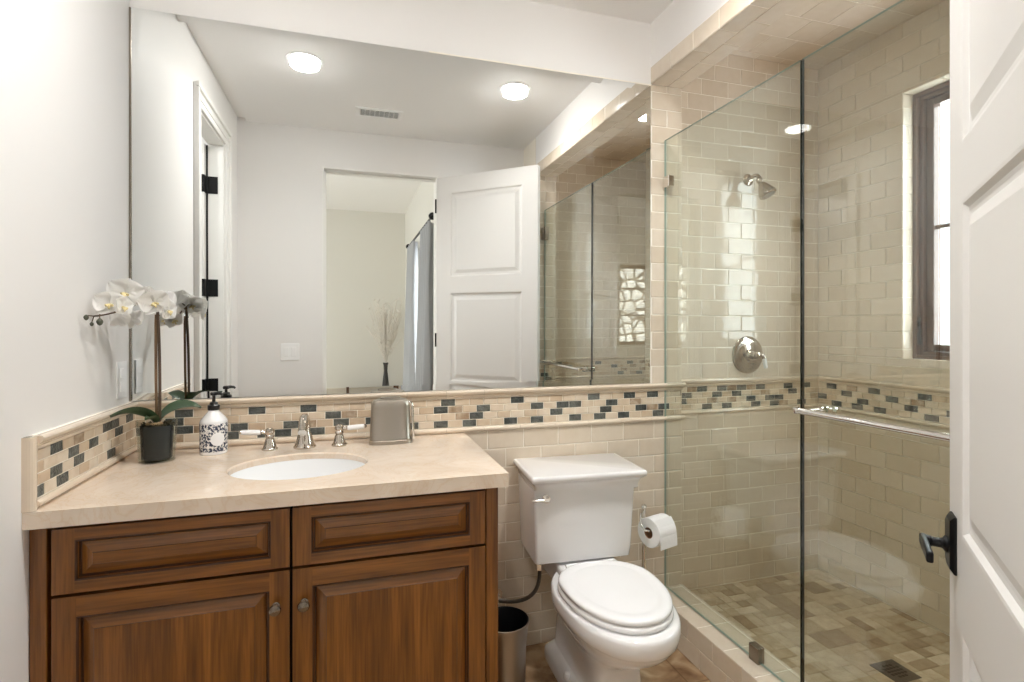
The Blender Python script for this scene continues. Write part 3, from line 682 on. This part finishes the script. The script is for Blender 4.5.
def front(name, x0, x1, z0, z1, fr, field, knob=None):
    Wd, Hh = x1-x0, z1-z0; mb = MB()
    panel_slab(mb, Wd, Hh, .020, [(fr, Wd-fr, fr*.62 if field == 1 else fr, Hh-(fr*.62 if field == 1 else fr))], CP, (0, 1, 2, field))
    o = mb.build(name, WM, van, loc=(x0, VF, z0), bevel=.0012)
    if knob:
        mb = MB(); kx, kz = knob[0]-x0, knob[1]-z0
        n0 = len(mb.v); mb.lathe([(.010,0),(.010,.002),(.0055,.004),(.005,.013),(.009,.017),(.0145,.020),(.0155,.024),(.013,.029),(.006,.0315),(.001,.032)], n=24)
        mb.xf(Matrix.Translation((kx, -.020, kz)) @ Matrix.Rotation(R(90), 4, 'X'), n0)
        k = mb.build('knob', 'dnickel', o); k['label'] = 'round nickel knob'
front('drawer', -.660, -.1475, .691, .843, .045, 1); front('drawer', -.1400, .3765, .691, .843, .045, 1)
front('door', -.660, -.1475, .115, .683, .048, 0, (-.180, .595)); front('door', -.1400, .3765, .115, .683, .048, 0, (-.112, .595))

# counter top with an oval cut-out
ctz0, ctz1 = .856, .895
def ell(cx, cy, a, b, n=64, z=0): return [(cx+a*cos(2*pi*i/n), cy+b*sin(2*pi*i/n), z) for i in range(n)]
SX, SY, SA, SB = -.142, -.345, .196, .157
mb = MB(); n = 64; X0, X1, Y0, Y1 = XL+.001, .4395, -.619, -.002
def rect_pt(i):
    a = 2*pi*i/n; dx, dy = cos(a), sin(a); ts = []
    if dx > 1e-9: ts.append((X1-SX)/dx)
    if dx < -1e-9: ts.append((X0-SX)/dx)
    if dy > 1e-9: ts.append((Y1-SY)/dy)
    if dy < -1e-9: ts.append((Y0-SY)/dy)
    t = min(ts); return SX+t*dx, SY+t*dy
outer = [rect_pt(i) for i in range(n)]
for (cx, cy) in ((X0,Y0),(X1,Y0),(X1,Y1),(X0,Y1)):
    k = min(range(n), key=lambda i: (outer[i][0]-cx)**2+(outer[i][1]-cy)**2); outer[k] = (cx, cy)
inner = [(SX+SA*cos(2*pi*i/n), SY+SB*sin(2*pi*i/n)) for i in range(n)]
inr = [(SX+(SA+.004)*cos(2*pi*i/n), SY+(SB+.004)*sin(2*pi*i/n)) for i in range(n)]
inin = [(SX+(SA+.03)*cos(2*pi*i/n), SY+(SB+.03)*sin(2*pi*i/n)) for i in range(n)]
vs = [(x,y,ctz1) for x,y in outer]+[(x,y,ctz1) for x,y in inr]+[(x,y,ctz1-.004) for x,y in inner]+[(x,y,ctz1-.02) for x,y in inner]+[(x,y,ctz1-.02) for x,y in inin]+[(x,y,ctz0) for x,y in inin]+[(x,y,ctz0) for x,y in outer]
fs = []
for i in range(n):
    j = (i+1) % n
    for k in range(6): fs.append((k*n+i, k*n+j, (k+1)*n+j, (k+1)*n+i))
    fs.append((6*n+i, 6*n+j, j, i))
mb.add(vs, fs, 0)
tag(mb.build('countertop', 'marble'), 'polished cream marble countertop on the wooden vanity', 'countertop')
# sink bowl
mb = MB(); E0 = ctz1-.0205
prf = [(1.10,E0-.012),(1.10,E0),(1.004,E0),(1.0,E0-.003),(.985,E0-.02),(.95,E0-.055),(.87,E0-.09),(.72,E0-.118),(.5,E0-.132),(.25,E0-.138),(.09,E0-.140)]
prf = prf + [(.09,E0-.150),(.5,E0-.144),(.75,E0-.130),(.92,E0-.095),(1.0,E0-.055),(1.03,E0-.014)]
mb.loft([ell(SX, SY, SA*f, SB*f, 64, z) for f, z in prf]+[ell(SX, SY, SA*1.10, SB*1.10, 64, E0-.012)], 0, True, False, False)
sink = tag(mb.build('sink', 'porc_sink', ang=60), 'white oval undermount sink set in the cream countertop', 'sink')
mb = MB(); mb.lathe([(.018,E0-.145),(.022,E0-.1385),(.024,E0-.137),(.018,E0-.1355),(.012,E0-.137)], (SX, SY, 0), 24); mb.build('drain', 'chrome', sink)

# ------------------------------------------------ faucet
fa = thing('faucet', (-.148, -.088, ctz1), 'widespread polished nickel faucet with white porcelain levers behind the sink', 'faucet')
mb = MB(); mb.lathe([(.038,0),(.038,.004),(.034,.008),(.030,.018),(.024,.040),(.019,.055),(.017,.066),(.021,.070),(.021,.074),(.016,.078)], n=32, cap1=True)
mb.build('spout_base', 'nickel', fa)
mb = MB(); mb.tube(bz((0,0,.068), (0,.004,.112), (0,-.05,.122), (0,-.110,.070), 14), [.016,.017,.018,.0185,.018,.0175,.017,.0165,.016,.0155,.015,.0145,.014,.014,.0145], 20)
mb.build('spout', 'nickel', fa)
for sx in (-1, 1):
    px = -.112 if sx < 0 else .115
    mb = MB(); mb.lathe([(.0265,0),(.0265,.004),(.022,.008),(.019,.020),(.015,.034),(.012,.040),(.015,.043),(.015,.048),(.012,.052),(.016,.060),(.015,.068),(.008,.074),(.001,.075)], (px, -.006, 0), 28)
    v = mb.build('valve_handle', 'nickel', fa)
    mb = MB(); s0 = (px+sx*.012, -.008, .060); mb.tube([s0, (px+sx*.026, -.011, .061)], [.0075, .006], 16); mb.tube([(px+sx*.026, -.011, .061), (px+sx*.028, -.011, .061)], [.009, .009], 16)
    mb.build('lever_joint', 'nickel', v)
    mb = MB(); mb.tube([(px+sx*.086, -.024, .067), (px+sx*.090, -.025, .0673), (px+sx*.094, -.0255, .0675)], [.0075, .007, .003], 16); mb.build('lever_tip', 'nickel', v)
    mb = MB(); mb.tube([(px+sx*.028, -.0115, .061), (px+sx*.034, -.0125, .0615), (px+sx*.060, -.018, .064), (px+sx*.086, -.024, .067)], [.0075, .0095, .0095, .0080], 18)
    lv = mb.build('lever', 'porc', v); lv['label'] = 'white porcelain lever'

# ------------------------------------------------ brushed metal canister
cn = thing('metal_canister', (.145, -.098, ctz1), 'brushed nickel oval canister with a dark slot on top, right of the faucet', 'canister')
def sel(a, b, z, nn=40, p=3.2, cx=0, cy=0):
    L = []
    for i in range(nn):
        t = 2*pi*i/nn; c, s = cos(t), sin(t)
        L.append((cx+a*abs(c)**(2/p)*(1 if c >= 0 else -1), cy+b*abs(s)**(2/p)*(1 if s >= 0 else -1), z))
    return L
mb = MB(); mb.loft([sel(.077,.045,0), sel(.077,.045,.012), sel(.0745,.043,.014), sel(.0745,.043,.020), sel(.073,.042,.022), sel(.069,.040,.13), sel(.067,.0385,.146), sel(.060,.034,.156), sel(.045,.024,.160), sel(.036,.016,.161)], 0, True, True, True)
mb.build('body', 'brushed', cn)
mb = MB(); mb.loft([sel(.036,.016,.1605,p=2), sel(.036,.016,.165,p=2), sel(.031,.012,.166,p=2), sel(.030,.011,.1615,p=2)], 0, True, False, False); mb.build('rim', 'brushed', cn)
mb = MB(); mb.loft([sel(.030,.011,.1612,p=2), sel(.030,.011,.1622,p=2)], 0, False); mb.build('slot', 'slot', cn)
mb = MB(); mb.tube([(.060,-.018,.150),(.074,-.018,.142),(.077,-.018,.130),(.080,-.018,.02),(.079,-.018,.004)], [.004,.005,.005,.005,.005], 12); mb.build('side_bar', 'chrome', cn)

# ------------------------------------------------ soap dispenser
so = thing('soap_dispenser', (-.4316, -.095, ctz1), 'white soap bottle with blue-grey floral print and black pump', 'soap dispenser')
mb = MB(); mb.lathe([(.039,0),(.0415,.003),(.0416,.010),(.0416,.102),(.042,.106),(.040,.112),(.020,.136),(.0165,.141),(.016,.146)], n=36); mb.build('bottle', 'porc', so)
mb = MB(); mb.lathe([(.0420,.010),(.0423,.012),(.0423,.100),(.0420,.102)], n=36, cap0=False, cap1=False); mb.build('printed_label', 'floral', so)
mb = MB()
Lp = []
for i in range(24):
    t = 2*pi*i/24; az = R(-62)+.5*cos(t); zz = .052+.022*sin(t); Lp.append((.0440*cos(az), .0440*sin(az), zz))
mb.add(Lp+[(.0446*cos(R(-62)), .0446*sin(R(-62)), .052)], [(i, (i+1) % 24, 24) for i in range(24)], 0, True); mb.build('name_plate', 'plastic', so)
mb = MB(); mb.lathe([(.0175,.144),(.0185,.146),(.0185,.160),(.013,.163),(.012,.170),(.005,.172),(.0048,.192),(.010,.193),(.011,.200),(.008,.204)], n=24)
mb.tube([(0,0,.199),(.014,-.006,.1995),(.024,-.010,.198),(.028,-.012,.194)], [.006,.0055,.0045,.004], 10); mb.build('pump', 'blackp', so)

# ------------------------------------------------ orchid
orc = thing('orchid_plant', (-.577, -.160, ctz1), 'white orchid in a clear glass pot with dark liner on the counter', 'plant')
mb = MB(); mb.lathe([(.048,0),(.0495,.002),(.0555,.128),(.0545,.130),(.0525,.128),(.047,.006),(.001,.005)], n=40, cap1=False); g = mb.build('glass_pot', 'potglass', orc)
mb = MB(); mb.lathe([(.0405,.009),(.0415,.012),(.0455,.112),(.0455,.113),(.0435,.113),(.0435,.105)], n=40, cap1=True); mb.build('liner', 'liner', orc)
mb = MB()
for k in range(60):
    a = random.uniform(0, 2*pi); r = .041*math.sqrt(random.random()); q = (r*cos(a), r*sin(a), .112+random.uniform(0, .006)); dv = Vector((random.uniform(-.012,.012), random.uniform(-.012,.012), random.uniform(0,.006)))
    mb.tube([q, tuple(Vector(q)+dv)], [.0035, .002], 5)
mb.build('moss', 'moss', orc)
mb = MB()
for k in range(5):
    a = random.uniform(-2.4, -.8); mb.lathe([(.001,-.005),(.006,-.002),(.007,.002),(.001,.006)], (.032*cos(a), .032*sin(a), .120), 8)
mb.build('pebbles', 'pebble', orc)
def leaf(mb, p0, p1, p2, p3, w, roll=0):
    P = bz(p0, p1, p2, p3, 14); up = Vector((0,0,1)); loopsT = []
    for k, p in enumerate(P):
        t = k/14; p = Vector(p); tg = (Vector(P[min(k+1,14)])-Vector(P[max(k-1,0)])).normalized(); sd = tg.cross(up).normalized(); nu = sd.cross(tg).normalized(); ca, sa_ = cos(roll), sin(roll); sd, nu = sd*ca+nu*sa_, nu*ca-sd*sa_
        ww = w*max(.03, (sin(pi*min(1, t*.9+.12)))**.7); 
        loopsT.append([tuple(p-sd*ww+nu*.006*(ww/w)), tuple(p-nu*.004*(ww/w)+nu*.0), tuple(p+sd*ww+nu*.006*(ww/w)), tuple(p+sd*ww*.9+nu*(.006*(ww/w)-.002)), tuple(p-nu*.0065), tuple(p-sd*ww*.9+nu*(.006*(ww/w)-.002))])
    mb.loft(loopsT, 0, True)
for args in (((0,0,.128),(-.03,-.02,.158),(-.06,-.05,.176),(-.095,-.088,.160),.027,-.45), ((.004,0,.128),(.03,0,.165),(.07,.004,.185),(.122,.010,.163),.028,-.45), ((0,-.01,.12),(.0,-.03,.14),(.0,-.05,.15),(-.01,-.075,.145),.014)):
    mb = MB(); leaf(mb, *args); mb.build('leaf', 'leaf', orc, ang=80)
mb = MB(); mb.tube([(-.001,.002,.10),(-.003,.001,.25),(-.004,.002,.43),(-.003,.002,.46)], .0042, 8); mb.build('stake', 'stake', orc)
mb = MB()
sp = bz((.008,-.002,.10),(.009,-.002,.28),(.007,.0,.38),(.001,.0,.475), 10)+bz((.001,.0,.475),(.0,.0,.515),(-.01,-.05,.505),(-.045,-.105,.475), 12)[1:]+bz((-.045,-.105,.475),(-.065,-.14,.46),(-.085,-.16,.452),(-.098,-.18,.450), 6)[1:]
mb.tube(sp, [.0045]*9+[.0044]*2+[.0036]*8+[.0024]*(len(sp)-19), 8)
for p, d in (((-.004,.006,.485),(.012,-.006,.018)),((-.003,.006,.50),(-.016,-.01,.012)),((0,.002,.45),(.008,-.004,.008))): mb.tube([p, tuple(Vector(p)+Vector(d))], [.003, .0015], 6)
mb.build('stem', 'stem', orc)
mb = MB()
for p, r in (((-.110,-.195,.446),.0065),((-.100,-.188,.428),.005),((-.085,-.178,.434),.0085)):
    mb.tube([Vector(p)+Vector((0,0,r*1.2)), Vector(p)+Vector((0,0,r*.6)), Vector(p), Vector(p)-Vector((0,0,r*.8)), Vector(p)-Vector((0,0,r*1.2))], [r*.3, r*.85, r, r*.7, r*.1], 10)
mb.build('buds', 'bud', orc)
mb = MB(); mb.tube([(-.085,-.178,.442),(-.088,-.170,.456)], .0016, 6); mb.tube([(-.110,-.195,.452),(-.098,-.18,.450)], .0015, 6); mb.tube([(-.100,-.188,.432),(-.098,-.18,.450)], .0015, 6); mb.build('twig', 'stem', orc)
def bloom(pos, yaw, pitch, s, roll=0):
    fr = Matrix.Translation(pos) @ Matrix.Rotation(yaw, 4, 'Z') @ Matrix.Rotation(pitch, 4, 'X') @ Matrix.Rotation(roll, 4, 'Y')
    mb = MB()       # flower faces local -Y
    def petal(angle, ln, wd, curl, off):
        n0 = len(mb.v); G = []; nu, nv = 8, 6
        for i in range(nu+1):
            t = i/nu; ww = wd*(sin(pi*(t**.75)*.93+.08))**.8
            for j in range(nv+1):
                q = j/nv*2-1; G.append((q*ww, -curl*(t*t)+.25*ww*q*q*-1+off+.05*s*sin(q*6+angle)*.06, t*ln))
        B = [(x, y+.0012, z) for x, y, z in G]; m = nv+1; fs = []
        for i in range(nu):
            for j in range(nv): a = i*m+j; fs.append((a, a+1, a+m+1, a+m)); a += len(G); fs.append((a, a+m, a+m+1, a+1))
        mb.add(G+B, fs, 0, True); mb.xf(Matrix.Rotation(angle, 4, 'Y'), n0)
    for a in (0, R(128), R(-128)): petal(a, .041*s, .019*s, .007*s, .002)
    for a in (R(62), R(-62)): petal(a, .044*s, .031*s, .006*s, -.001)
    mb.xf(fr); f = mb.build('blossom', 'petal', orc, ang=80)
    mb = MB(); mb.tube([(0,-.001,-.002),(0,-.006,-.005),(0,-.010,-.009),(0,-.008,-.014)], [.002*s,.004*s,.0035*s,.0015*s], 8); mb.tube([(0,0,.0),(.008,-.01,-.004)], [.003,.004], 6); mb.tube([(0,0,0),(-.008,-.01,-.004)], [.003,.004], 6); mb.xf(fr); q = mb.build('lip', 'lip', f); q['label'] = 'yellow lip'
OB = Vector((-.577,-.160,ctz1))
def B(x, y, z, yaw, pitch, s, roll=0): bloom(Vector((x, y, z))-OB, yaw, pitch, s, roll)
B(-.655, -.290, 1.380, .05, -.05, .95); B(-.628, -.262, 1.415, .3, .1, 1.1, .2); B(-.560, -.245, 1.388, .55, .2, 1.0, -.3)
B(-.592, -.222, 1.405, .1, .35, 1.0, .5); B(-.662, -.215, 1.340, 2.9, .1, .75); B(-.628, -.200, 1.338, 2.6, .1, .75, .4)
B(-.535, -.205, 1.365, 1.3, .0, .85); B(-.560, -.170, 1.395, 2.9, .2, .95, .3); B(-.615, -.318, 1.372, 1.2, .0, .75, .2)

# ------------------------------------------------ outlet, switch
def plate(name, loc, rz, label, cat, w, h, parts):
    t = thing(name, loc, label, cat, rz); mb = MB(); mb.box(-w/2, w/2, -.005, 0, -h/2, h/2); mb.build('cover_plate', 'whitep', t, bevel=.002)
    for (x, z, ww, hh, dd) in parts:
        mb = MB(); mb.box(x-ww/2, x+ww/2, -.005-dd, -.004, z-hh/2, z+hh/2); mb.build('rocker' if cat == 'light switch' else 'socket', 'whitep', t, bevel=.001)
    return t
plate('wall_outlet', (XL, -.073, 1.145), R(90), 'white wall outlet on the left wall beside the mirror', 'outlet', .075, .118, [(0, .022, .034, .030, .002), (0, -.022, .034, .030, .002)])
plate('light_switch', (-.383, YR, 1.135), R(180), 'white double rocker light switch on the rear wall', 'light switch', .118, .115, [(-.023, 0, .030, .062, .003), (.023, 0, .030, .062, .003)])

# ------------------------------------------------ toilet
to = thing('toilet', (.868, -.004, 0), 'white two-piece toilet with closed lid against the tiled wall', 'toilet', R(-1.2))
def egg(z, yc, hx, fr, bk, p, nn=48, ins=0):
    L = []
    for i in range(nn):
        t = 2*pi*i/nn; c, s = cos(t), sin(t); x = (hx-ins)*abs(c)**(2/p)*(1 if c >= 0 else -1)
        y = yc+((bk-ins) if s >= 0 else (fr-ins))*abs(s)**(2/p)*(1 if s >= 0 else -1); L.append((x, y, z))
    return L
mb = MB(); lv = [(0,-.33,.122,.225,.28,9),(.028,-.33,.122,.225,.28,9),(.034,-.33,.118,.221,.276,9),(.068,-.33,.092,.195,.250,7),(.075,-.33,.089,.192,.247,7),(.17,-.33,.086,.188,.245,6),(.21,-.34,.094,.200,.245,4.2),
      (.255,-.37,.125,.245,.25,2.6),(.30,-.40,.155,.285,.25,2.3),(.332,-.42,.172,.295,.25,2.2),(.340,-.42,.176,.299,.25,2.2),(.345,-.42,.183,.304,.25,2.2),(.366,-.42,.187,.308,.25,2.2),(.388,-.42,.187,.308,.25,2.2),(.396,-.42,.184,.305,.25,2.2),(.400,-.42,.178,.300,.245,2.2)]
mb.loft([egg(*a) for a in lv], 0, True)
bowl = mb.build('bowl', 'porc', to, ang=50)
mb = MB(); mb.box(-.120, .120, -.285, -.03, .34, .428); mb.build('tank_shelf', 'porc', to, bevel=.012, seg=3)
for sx in (-1, 1):
    mb = MB(); mb.lathe([(.014,0),(.014,.010),(.010,.018),(.002,.020)], (sx*.106, -.30, .046), 16); mb.build('bolt_cap', 'plastic', to)
def seat(nm, z0, z1, sc, crown):
    mb = MB(); a = (-.422, .176*sc, .272*sc, .165*sc, 2.15)
    L = [egg(z0, *a, ins=.004), egg(z0+.003, *a), egg(z1-.006, *a), egg(z1-.002, *a, ins=.004), egg(z1, *a, ins=.012)]
    if crown: L += [egg(z1+.0015, *a, ins=.035), egg(z1-.0005, *a, ins=.042), egg(z1+.001, *a, ins=.052), egg(z1+.004, *a, ins=.09), egg(z1+.005, *a, ins=.15)]
    mb.loft(L, 0, True); return mb.build(nm, 'plastic', to, ang=60)
seat('seat', .404, .422, 1.0, False); seat('lid', .4255, .443, .985, True)
for sx in (-1, 1):
    mb = MB(); mb.tube([(sx*.075-.022, -.262, .430), (sx*.075+.022, -.262, .430)], .009, 14); mb.build('seat_hinge', 'plastic', to)
def rect(hx, y0, y1, z, r=.012): # rounded rectangle loop
    L = []
    for (cx, cy, a0) in ((hx-r, y1-r, 0), (-hx+r, y1-r, 90), (-hx+r, y0+r, 180), (hx-r, y0+r, 270)):
        for k in range(5): a = R(a0+k*22.5); L.append((cx+r*cos(a), cy+r*sin(a), z))
    return L
mb = MB(); mb.loft([rect(.180,-.235,-.03,.432,.02), rect(.188,-.250,-.022,.442,.014), rect(.190,-.258,-.020,.48,.012), rect(.199,-.268,-.018,.712,.010), rect(.199,-.268,-.018,.718,.010)], 0, True)
tk = mb.build('tank', 'porc', to, loc=(-.008,0,0), rz=R(-2.5))
mb = MB(); tp = [(.212,.270,.702),(.217,.275,.705),(.218,.277,.711),(.2155,.277,.713),(.216,.279,.722),(.2185,.284,.734),(.224,.291,.743),(.229,.297,.747),(.232,.301,.751),(.236,.308,.755),(.238,.310,.762),(.238,.310,.770),(.235,.307,.775),(.228,.300,.776)]
mb.loft([rect(a-.012, -b+.008, -.008, z, .008) for a, b, z in tp], 0, True); mb.build('tank_lid', 'porc', to, ang=50, loc=(.002,0,0), rz=R(-2.5))
mb = MB(); n0 = 0
mb.tube([(-.155,-.268,.690),(-.155,-.276,.690)], [.016,.016], 20); mb.tube([(-.155,-.276,.690),(-.155,-.290,.690)], [.010,.009], 16); mb.tube([(-.150,-.288,.690),(-.185,-.288,.689),(-.210,-.286,.688)], [.0065,.0055,.005], 12)
k = mb.build('flush_lever', 'chrome', to, loc=(-.008,0,0), rz=R(-2.5)); k['label'] = 'chrome flush lever'
# supply line
SO = (-.208, -.076, .40)
mb = MB(); mb.tube([(.055,-.05,.032),(.055,-.05,.002)], .015, 12); mb.tube([(.055,-.05,.004),(.055,-.05,-.028)], .020, 8); mb.build('supply_nut', 'chrome', to, loc=SO)
mb = MB(); mb.tube(bz((.055,-.05,-.02),(.062,-.05,-.12),(.02,-.05,-.165),(-.09,.012,-.165),14), .0075, 10); k = mb.build('supply_hose', 'rubber', to, loc=SO); k['label'] = 'grey braided hose'
mb = MB(); mb.tube([(-.09,.070,-.165),(-.09,.062,-.165)], .026, 16); mb.tube([(-.09,.066,-.165),(-.09,.01,-.165)], .010, 12); mb.build('supply_valve', 'chrome', to, loc=SO)

# ------------------------------------------------ waste bin
tb = thing('waste_bin', (.520, -.300, 0), 'open brushed steel waste bin between vanity and toilet', 'waste bin')
mb = MB(); mb.lathe([(.066,0),(.070,.004),(.076,.22),(.0765,.225),(.0785,.226),(.0785,.232),(.084,.285),(.0865,.290),(.0865,.296),(.083,.297)], n=48, cap1=False); mb.build('shell', 'brushed', tb)
mb = MB(); mb.lathe([(.083,.297),(.081,.290),(.072,.22),(.062,.02),(.001,.018)], n=48, cap0=False, cap1=False); i_ = mb.build('inner_bin', 'blackp', tb)

# ------------------------------------------------ toilet paper stand and roll
ps = thing('toilet_paper_stand', (1.166, -.140, 0), 'freestanding chrome toilet paper stand beside the toilet', 'toilet paper stand')
mb = MB(); mb.lathe([(.065,0),(.068,.004),(.066,.010),(.03,.016),(.009,.020)], n=36); mb.build('base', 'chrome', ps)
mb = MB(); mb.tube([(0,0,.015),(0,0,.570)], .0075, 14); mb.lathe([(.0075,0),(.011,.003),(.011,.012),(.004,.017)], (0,0,.568), 16); mb.build('pole', 'chrome', ps)
mb = MB(); arm = bz((0,0,.565),(-.02,-.025,.572),(-.045,-.05,.572),(-.048,-.056,.545),8)+bz((-.048,-.056,.545),(-.049,-.060,.520),(-.06,-.098,.512),(-.030,-.092,.510),8)[1:]+[(.050,-.072,.510),(.090,-.060,.510)]
mb.tube(arm, .0045, 10); mb.build('arm', 'chrome', ps)
rl = thing('toilet_paper_roll', (1.183, -.211, .500), 'white toilet paper roll hanging on the chrome stand', 'toilet paper')
mb = MB(); Mx = Matrix.Rotation(R(17), 4, 'Z') @ Matrix.Rotation(R(90), 4, 'Y')
ro = .058; cz = .0
mb.lathe([(.0215,0),(ro-.002,0),(ro,.002),(ro,.098),(ro-.002,.10),(.0215,.10),(.0215,0)], n=48, cap0=False, cap1=False); 
mb.xf(Mx); 
mb2 = mb; n0 = len(mb.v)
P = []; 
for k in range(8): a = R(-20-k*8.0); P.append((ro*1.004*cos(a), ro*1.004*sin(a)))
# loose sheet hanging on the front side (local Y=-, Z)
sh = [(-.030, .0565), (-.0475,.034), (-.0575,.0), (-.0605,-.025), (-.0615,-.050)]
vs = []; 
for (y, z) in sh: vs += [(.001, y, z), (.099, y, z)]
for (y, z) in sh: vs += [(.001, y+.0012, z), (.099, y+.0012, z)]
q = len(sh)*2; fs = [(2*i, 2*i+1, 2*i+3, 2*i+2) for i in range(len(sh)-1)]+[(q+2*i, q+2*i+2, q+2*i+3, q+2*i+1) for i in range(len(sh)-1)]
mb.add(vs, fs, 0, True); mb.xf(Matrix.Rotation(R(17), 4, 'Z'), n0)
mb.build('paper', 'paper', rl, loc=(-.048,-.015,0))
mb = MB(); mb.lathe([(.0215,.0005),(.0215,.0995),(.0200,.0995),(.0200,.0005),(.0215,.0005)], n=32, cap0=False, cap1=False); mb.xf(Mx); k = mb.build('core', 'card', rl, loc=(-.048,-.015,0)); k['label'] = 'brown cardboard core'

# ------------------------------------------------ shower glass
def slab(name, y0, y1, z0, z1, parent, seam):
    mb = MB(); t = .005
    mb.add([(XG-t,y0,z0),(XG-t,y1,z0),(XG-t,y1,z1),(XG-t,y0,z1)], [(3,2,1,0)], 0); mb.add([(XG+t,y0,z0),(XG+t,y1,z0),(XG+t,y1,z1),(XG+t,y0,z1)], [(0,1,2,3)], 0)
    A = [(XG-t,y0,z0),(XG-t,y1,z0),(XG-t,y1,z1),(XG-t,y0,z1)]; Bq = [(XG+t,)+p[1:] for p in A]
    for i in range(4): j = (i+1) % 4; mb.add([A[i], A[j], Bq[j], Bq[i]], [(0,1,2,3)], 1 if i == seam else 2)
    return mb.build(name, ['glass', 'edge', 'edge_light'], parent)
YG = -.759
gp = thing('glass_panel', (0, 0, 0), 'fixed clear glass shower panel next to the tiled column', 'shower panel')
slab('pane', YG+.003, -.003, CZ+.003, 2.152, gp, 3)
for (y, z) in ((-.024, 1.962), (-.024, .385)):
    mb = MB(); mb.box(XG-.014, XG+.014, y-.026, -.001, z-.024, z+.024); mb.build('clamp', 'chrome', gp, bevel=.002)
mb = MB(); mb.box(XG-.014, XG+.014, -.585, -.540, CZ-.001, CZ+.055); mb.build('clamp', 'dnickel', gp, bevel=.002)
gd = thing('glass_door', (0, 0, 0), 'clear glass shower door with horizontal towel bar', 'shower door')
slab('pane', YE+.006, YG-.003, CZ+.010, 2.152, gd, 1)
for z in (.42, 1.98):
    mb = MB(); mb.box(XG-.016, XG+.016, YE+.001, YE+.050, z-.045, z+.045); mb.tube([(XG-.019, YE+.012, z-.045),(XG-.019, YE+.012, z+.045)], .008, 12); mb.build('hinge', 'brushed', gd, bevel=.002)
BZ = 1.064; bx = XG-.065
mb = MB(); mb.tube([(bx, -.805, BZ), (bx, -1.455, BZ)], .0095, 18)
for y in (-.803, -1.457): mb.lathe([(.001,-.012),(.011,-.008),(.0125,0),(.011,.008),(.001,.012)], (bx, y, BZ), 16)
tbar = mb.build('towel_bar', 'chrome', gd); tbar['label'] = 'chrome towel bar'
mb = MB()
for y in (-.835, -1.425):
    mb.tube([(bx, y, BZ), (XG-.007, y, BZ)], .008, 14); mb.tube([(XG-.013, y, BZ), (XG-.0055, y, BZ)], .014, 18); mb.tube([(XG+.0055, y, BZ), (XG+.013, y, BZ)], .014, 18)
    mb.tube([(XG+.012, y, BZ), (XG+.030, y, BZ), (XG+.036, y, BZ), (XG+.048, y, BZ)], [.008, .008, .014, .010], 18)
mb.build('mounting_post', 'chrome', gd)

# ------------------------------------------------ shower fittings
sh_ = thing('showerhead', (1.902, YS, 2.05), 'nickel shower head on a short bent arm from the tiled wall', 'shower head')
mb = MB(); n0 = 0; mb.lathe([(.030,0),(.030,.003),(.026,.008),(.014,.012),(.011,.02)], n=32); mb.xf(Matrix.Rotation(R(90), 4, 'X')); mb.build('flange', 'nickel', sh_)
mb = MB(); mb.tube(bz((0,-.005,0),(0,-.045,.012),(-.004,-.070,.014),(-.008,-.086,-.014),14), .0095, 14); mb.build('arm', 'nickel', sh_)
mb = MB(); mb.lathe([(.001,.012),(.014,.010),(.0165,0),(.014,-.010),(.011,-.014),(.014,-.018),(.017,-.024),(.027,-.040),(.038,-.066),(.041,-.074),(.041,-.084),(.037,-.0865)], n=36, cap1=True)
mb.xf(Matrix.Translation((-.008,-.088,-.026)) @ Matrix.Rotation(R(-24), 4, 'X') @ Matrix.Rotation(R(-14), 4, 'Y')); hb = mb.build('head', 'nickel', sh_)
mb = MB(); mb.lathe([(.033,-.0845),(.031,-.087),(.001,-.087)], n=36, cap1=False)
for k in range(16):
    a = 2*pi*k/16; mb.lathe([(.0016,-.087),(.001,-.089)], (.022*cos(a), .022*sin(a), 0), 6)
for k in range(8):
    a = 2*pi*k/8; mb.lathe([(.0016,-.087),(.001,-.089)], (.011*cos(a), .011*sin(a), 0), 6)
mb.xf(Matrix.Translation((-.008,-.088,-.026)) @ Matrix.Rotation(R(-24), 4, 'X') @ Matrix.Rotation(R(-14), 4, 'Y')); mb.build('spray_face', 'brushed', sh_)
sv = thing('shower_valve', (1.898, YS, 1.178), 'round chrome shower valve with white porcelain lever', 'shower valve')
mb = MB(); mb.lathe([(.093,0),(.093,.003),(.088,.008),(.074,.011),(.062,.010),(.055,.013),(.030,.017),(.027,.030),(.020,.036)], n=48); mb.xf(Matrix.Rotation(R(90), 4, 'X')); mb.build('escutcheon', 'nickel', sv)
mb = MB(); mb.lathe([(.018,.034),(.020,.040),(.020,.060),(.016,.064),(.018,.070),(.016,.080),(.002,.084)], n=28); mb.xf(Matrix.Rotation(R(90), 4, 'X'))
mb.tube([(0,-.068,0),(.022,-.070,.004),(.034,-.072,-.002),(.038,-.072,-.012)], [.008,.008,.009,.010], 14); mb.build('hub', 'nickel', sv)
mb = MB(); mb.tube([(.038,-.072,-.010),(.040,-.074,-.03),(.044,-.078,-.062)], [.0095,.010,.009], 16); k = mb.build('lever', 'porc', sv); k['label'] = 'white porcelain lever'
dr = thing('shower_drain', (1.912, -.632, .0545), 'square dark metal drain in the shower floor', 'drain')
mb = MB(); mb.box(-.056,.056,-.056,.056,0,.003); mb.build('plate', 'drain', dr, bevel=.001)
mb = MB()
for i in range(5):
    for j in range(5):
        if (i in (0,4)) and (j in (0,4)): continue
        mb.lathe([(.006,.0031),(.006,.0034)], (-.03+i*.015, -.03+j*.015, 0), 10)
mb.build('holes', 'slot', dr)
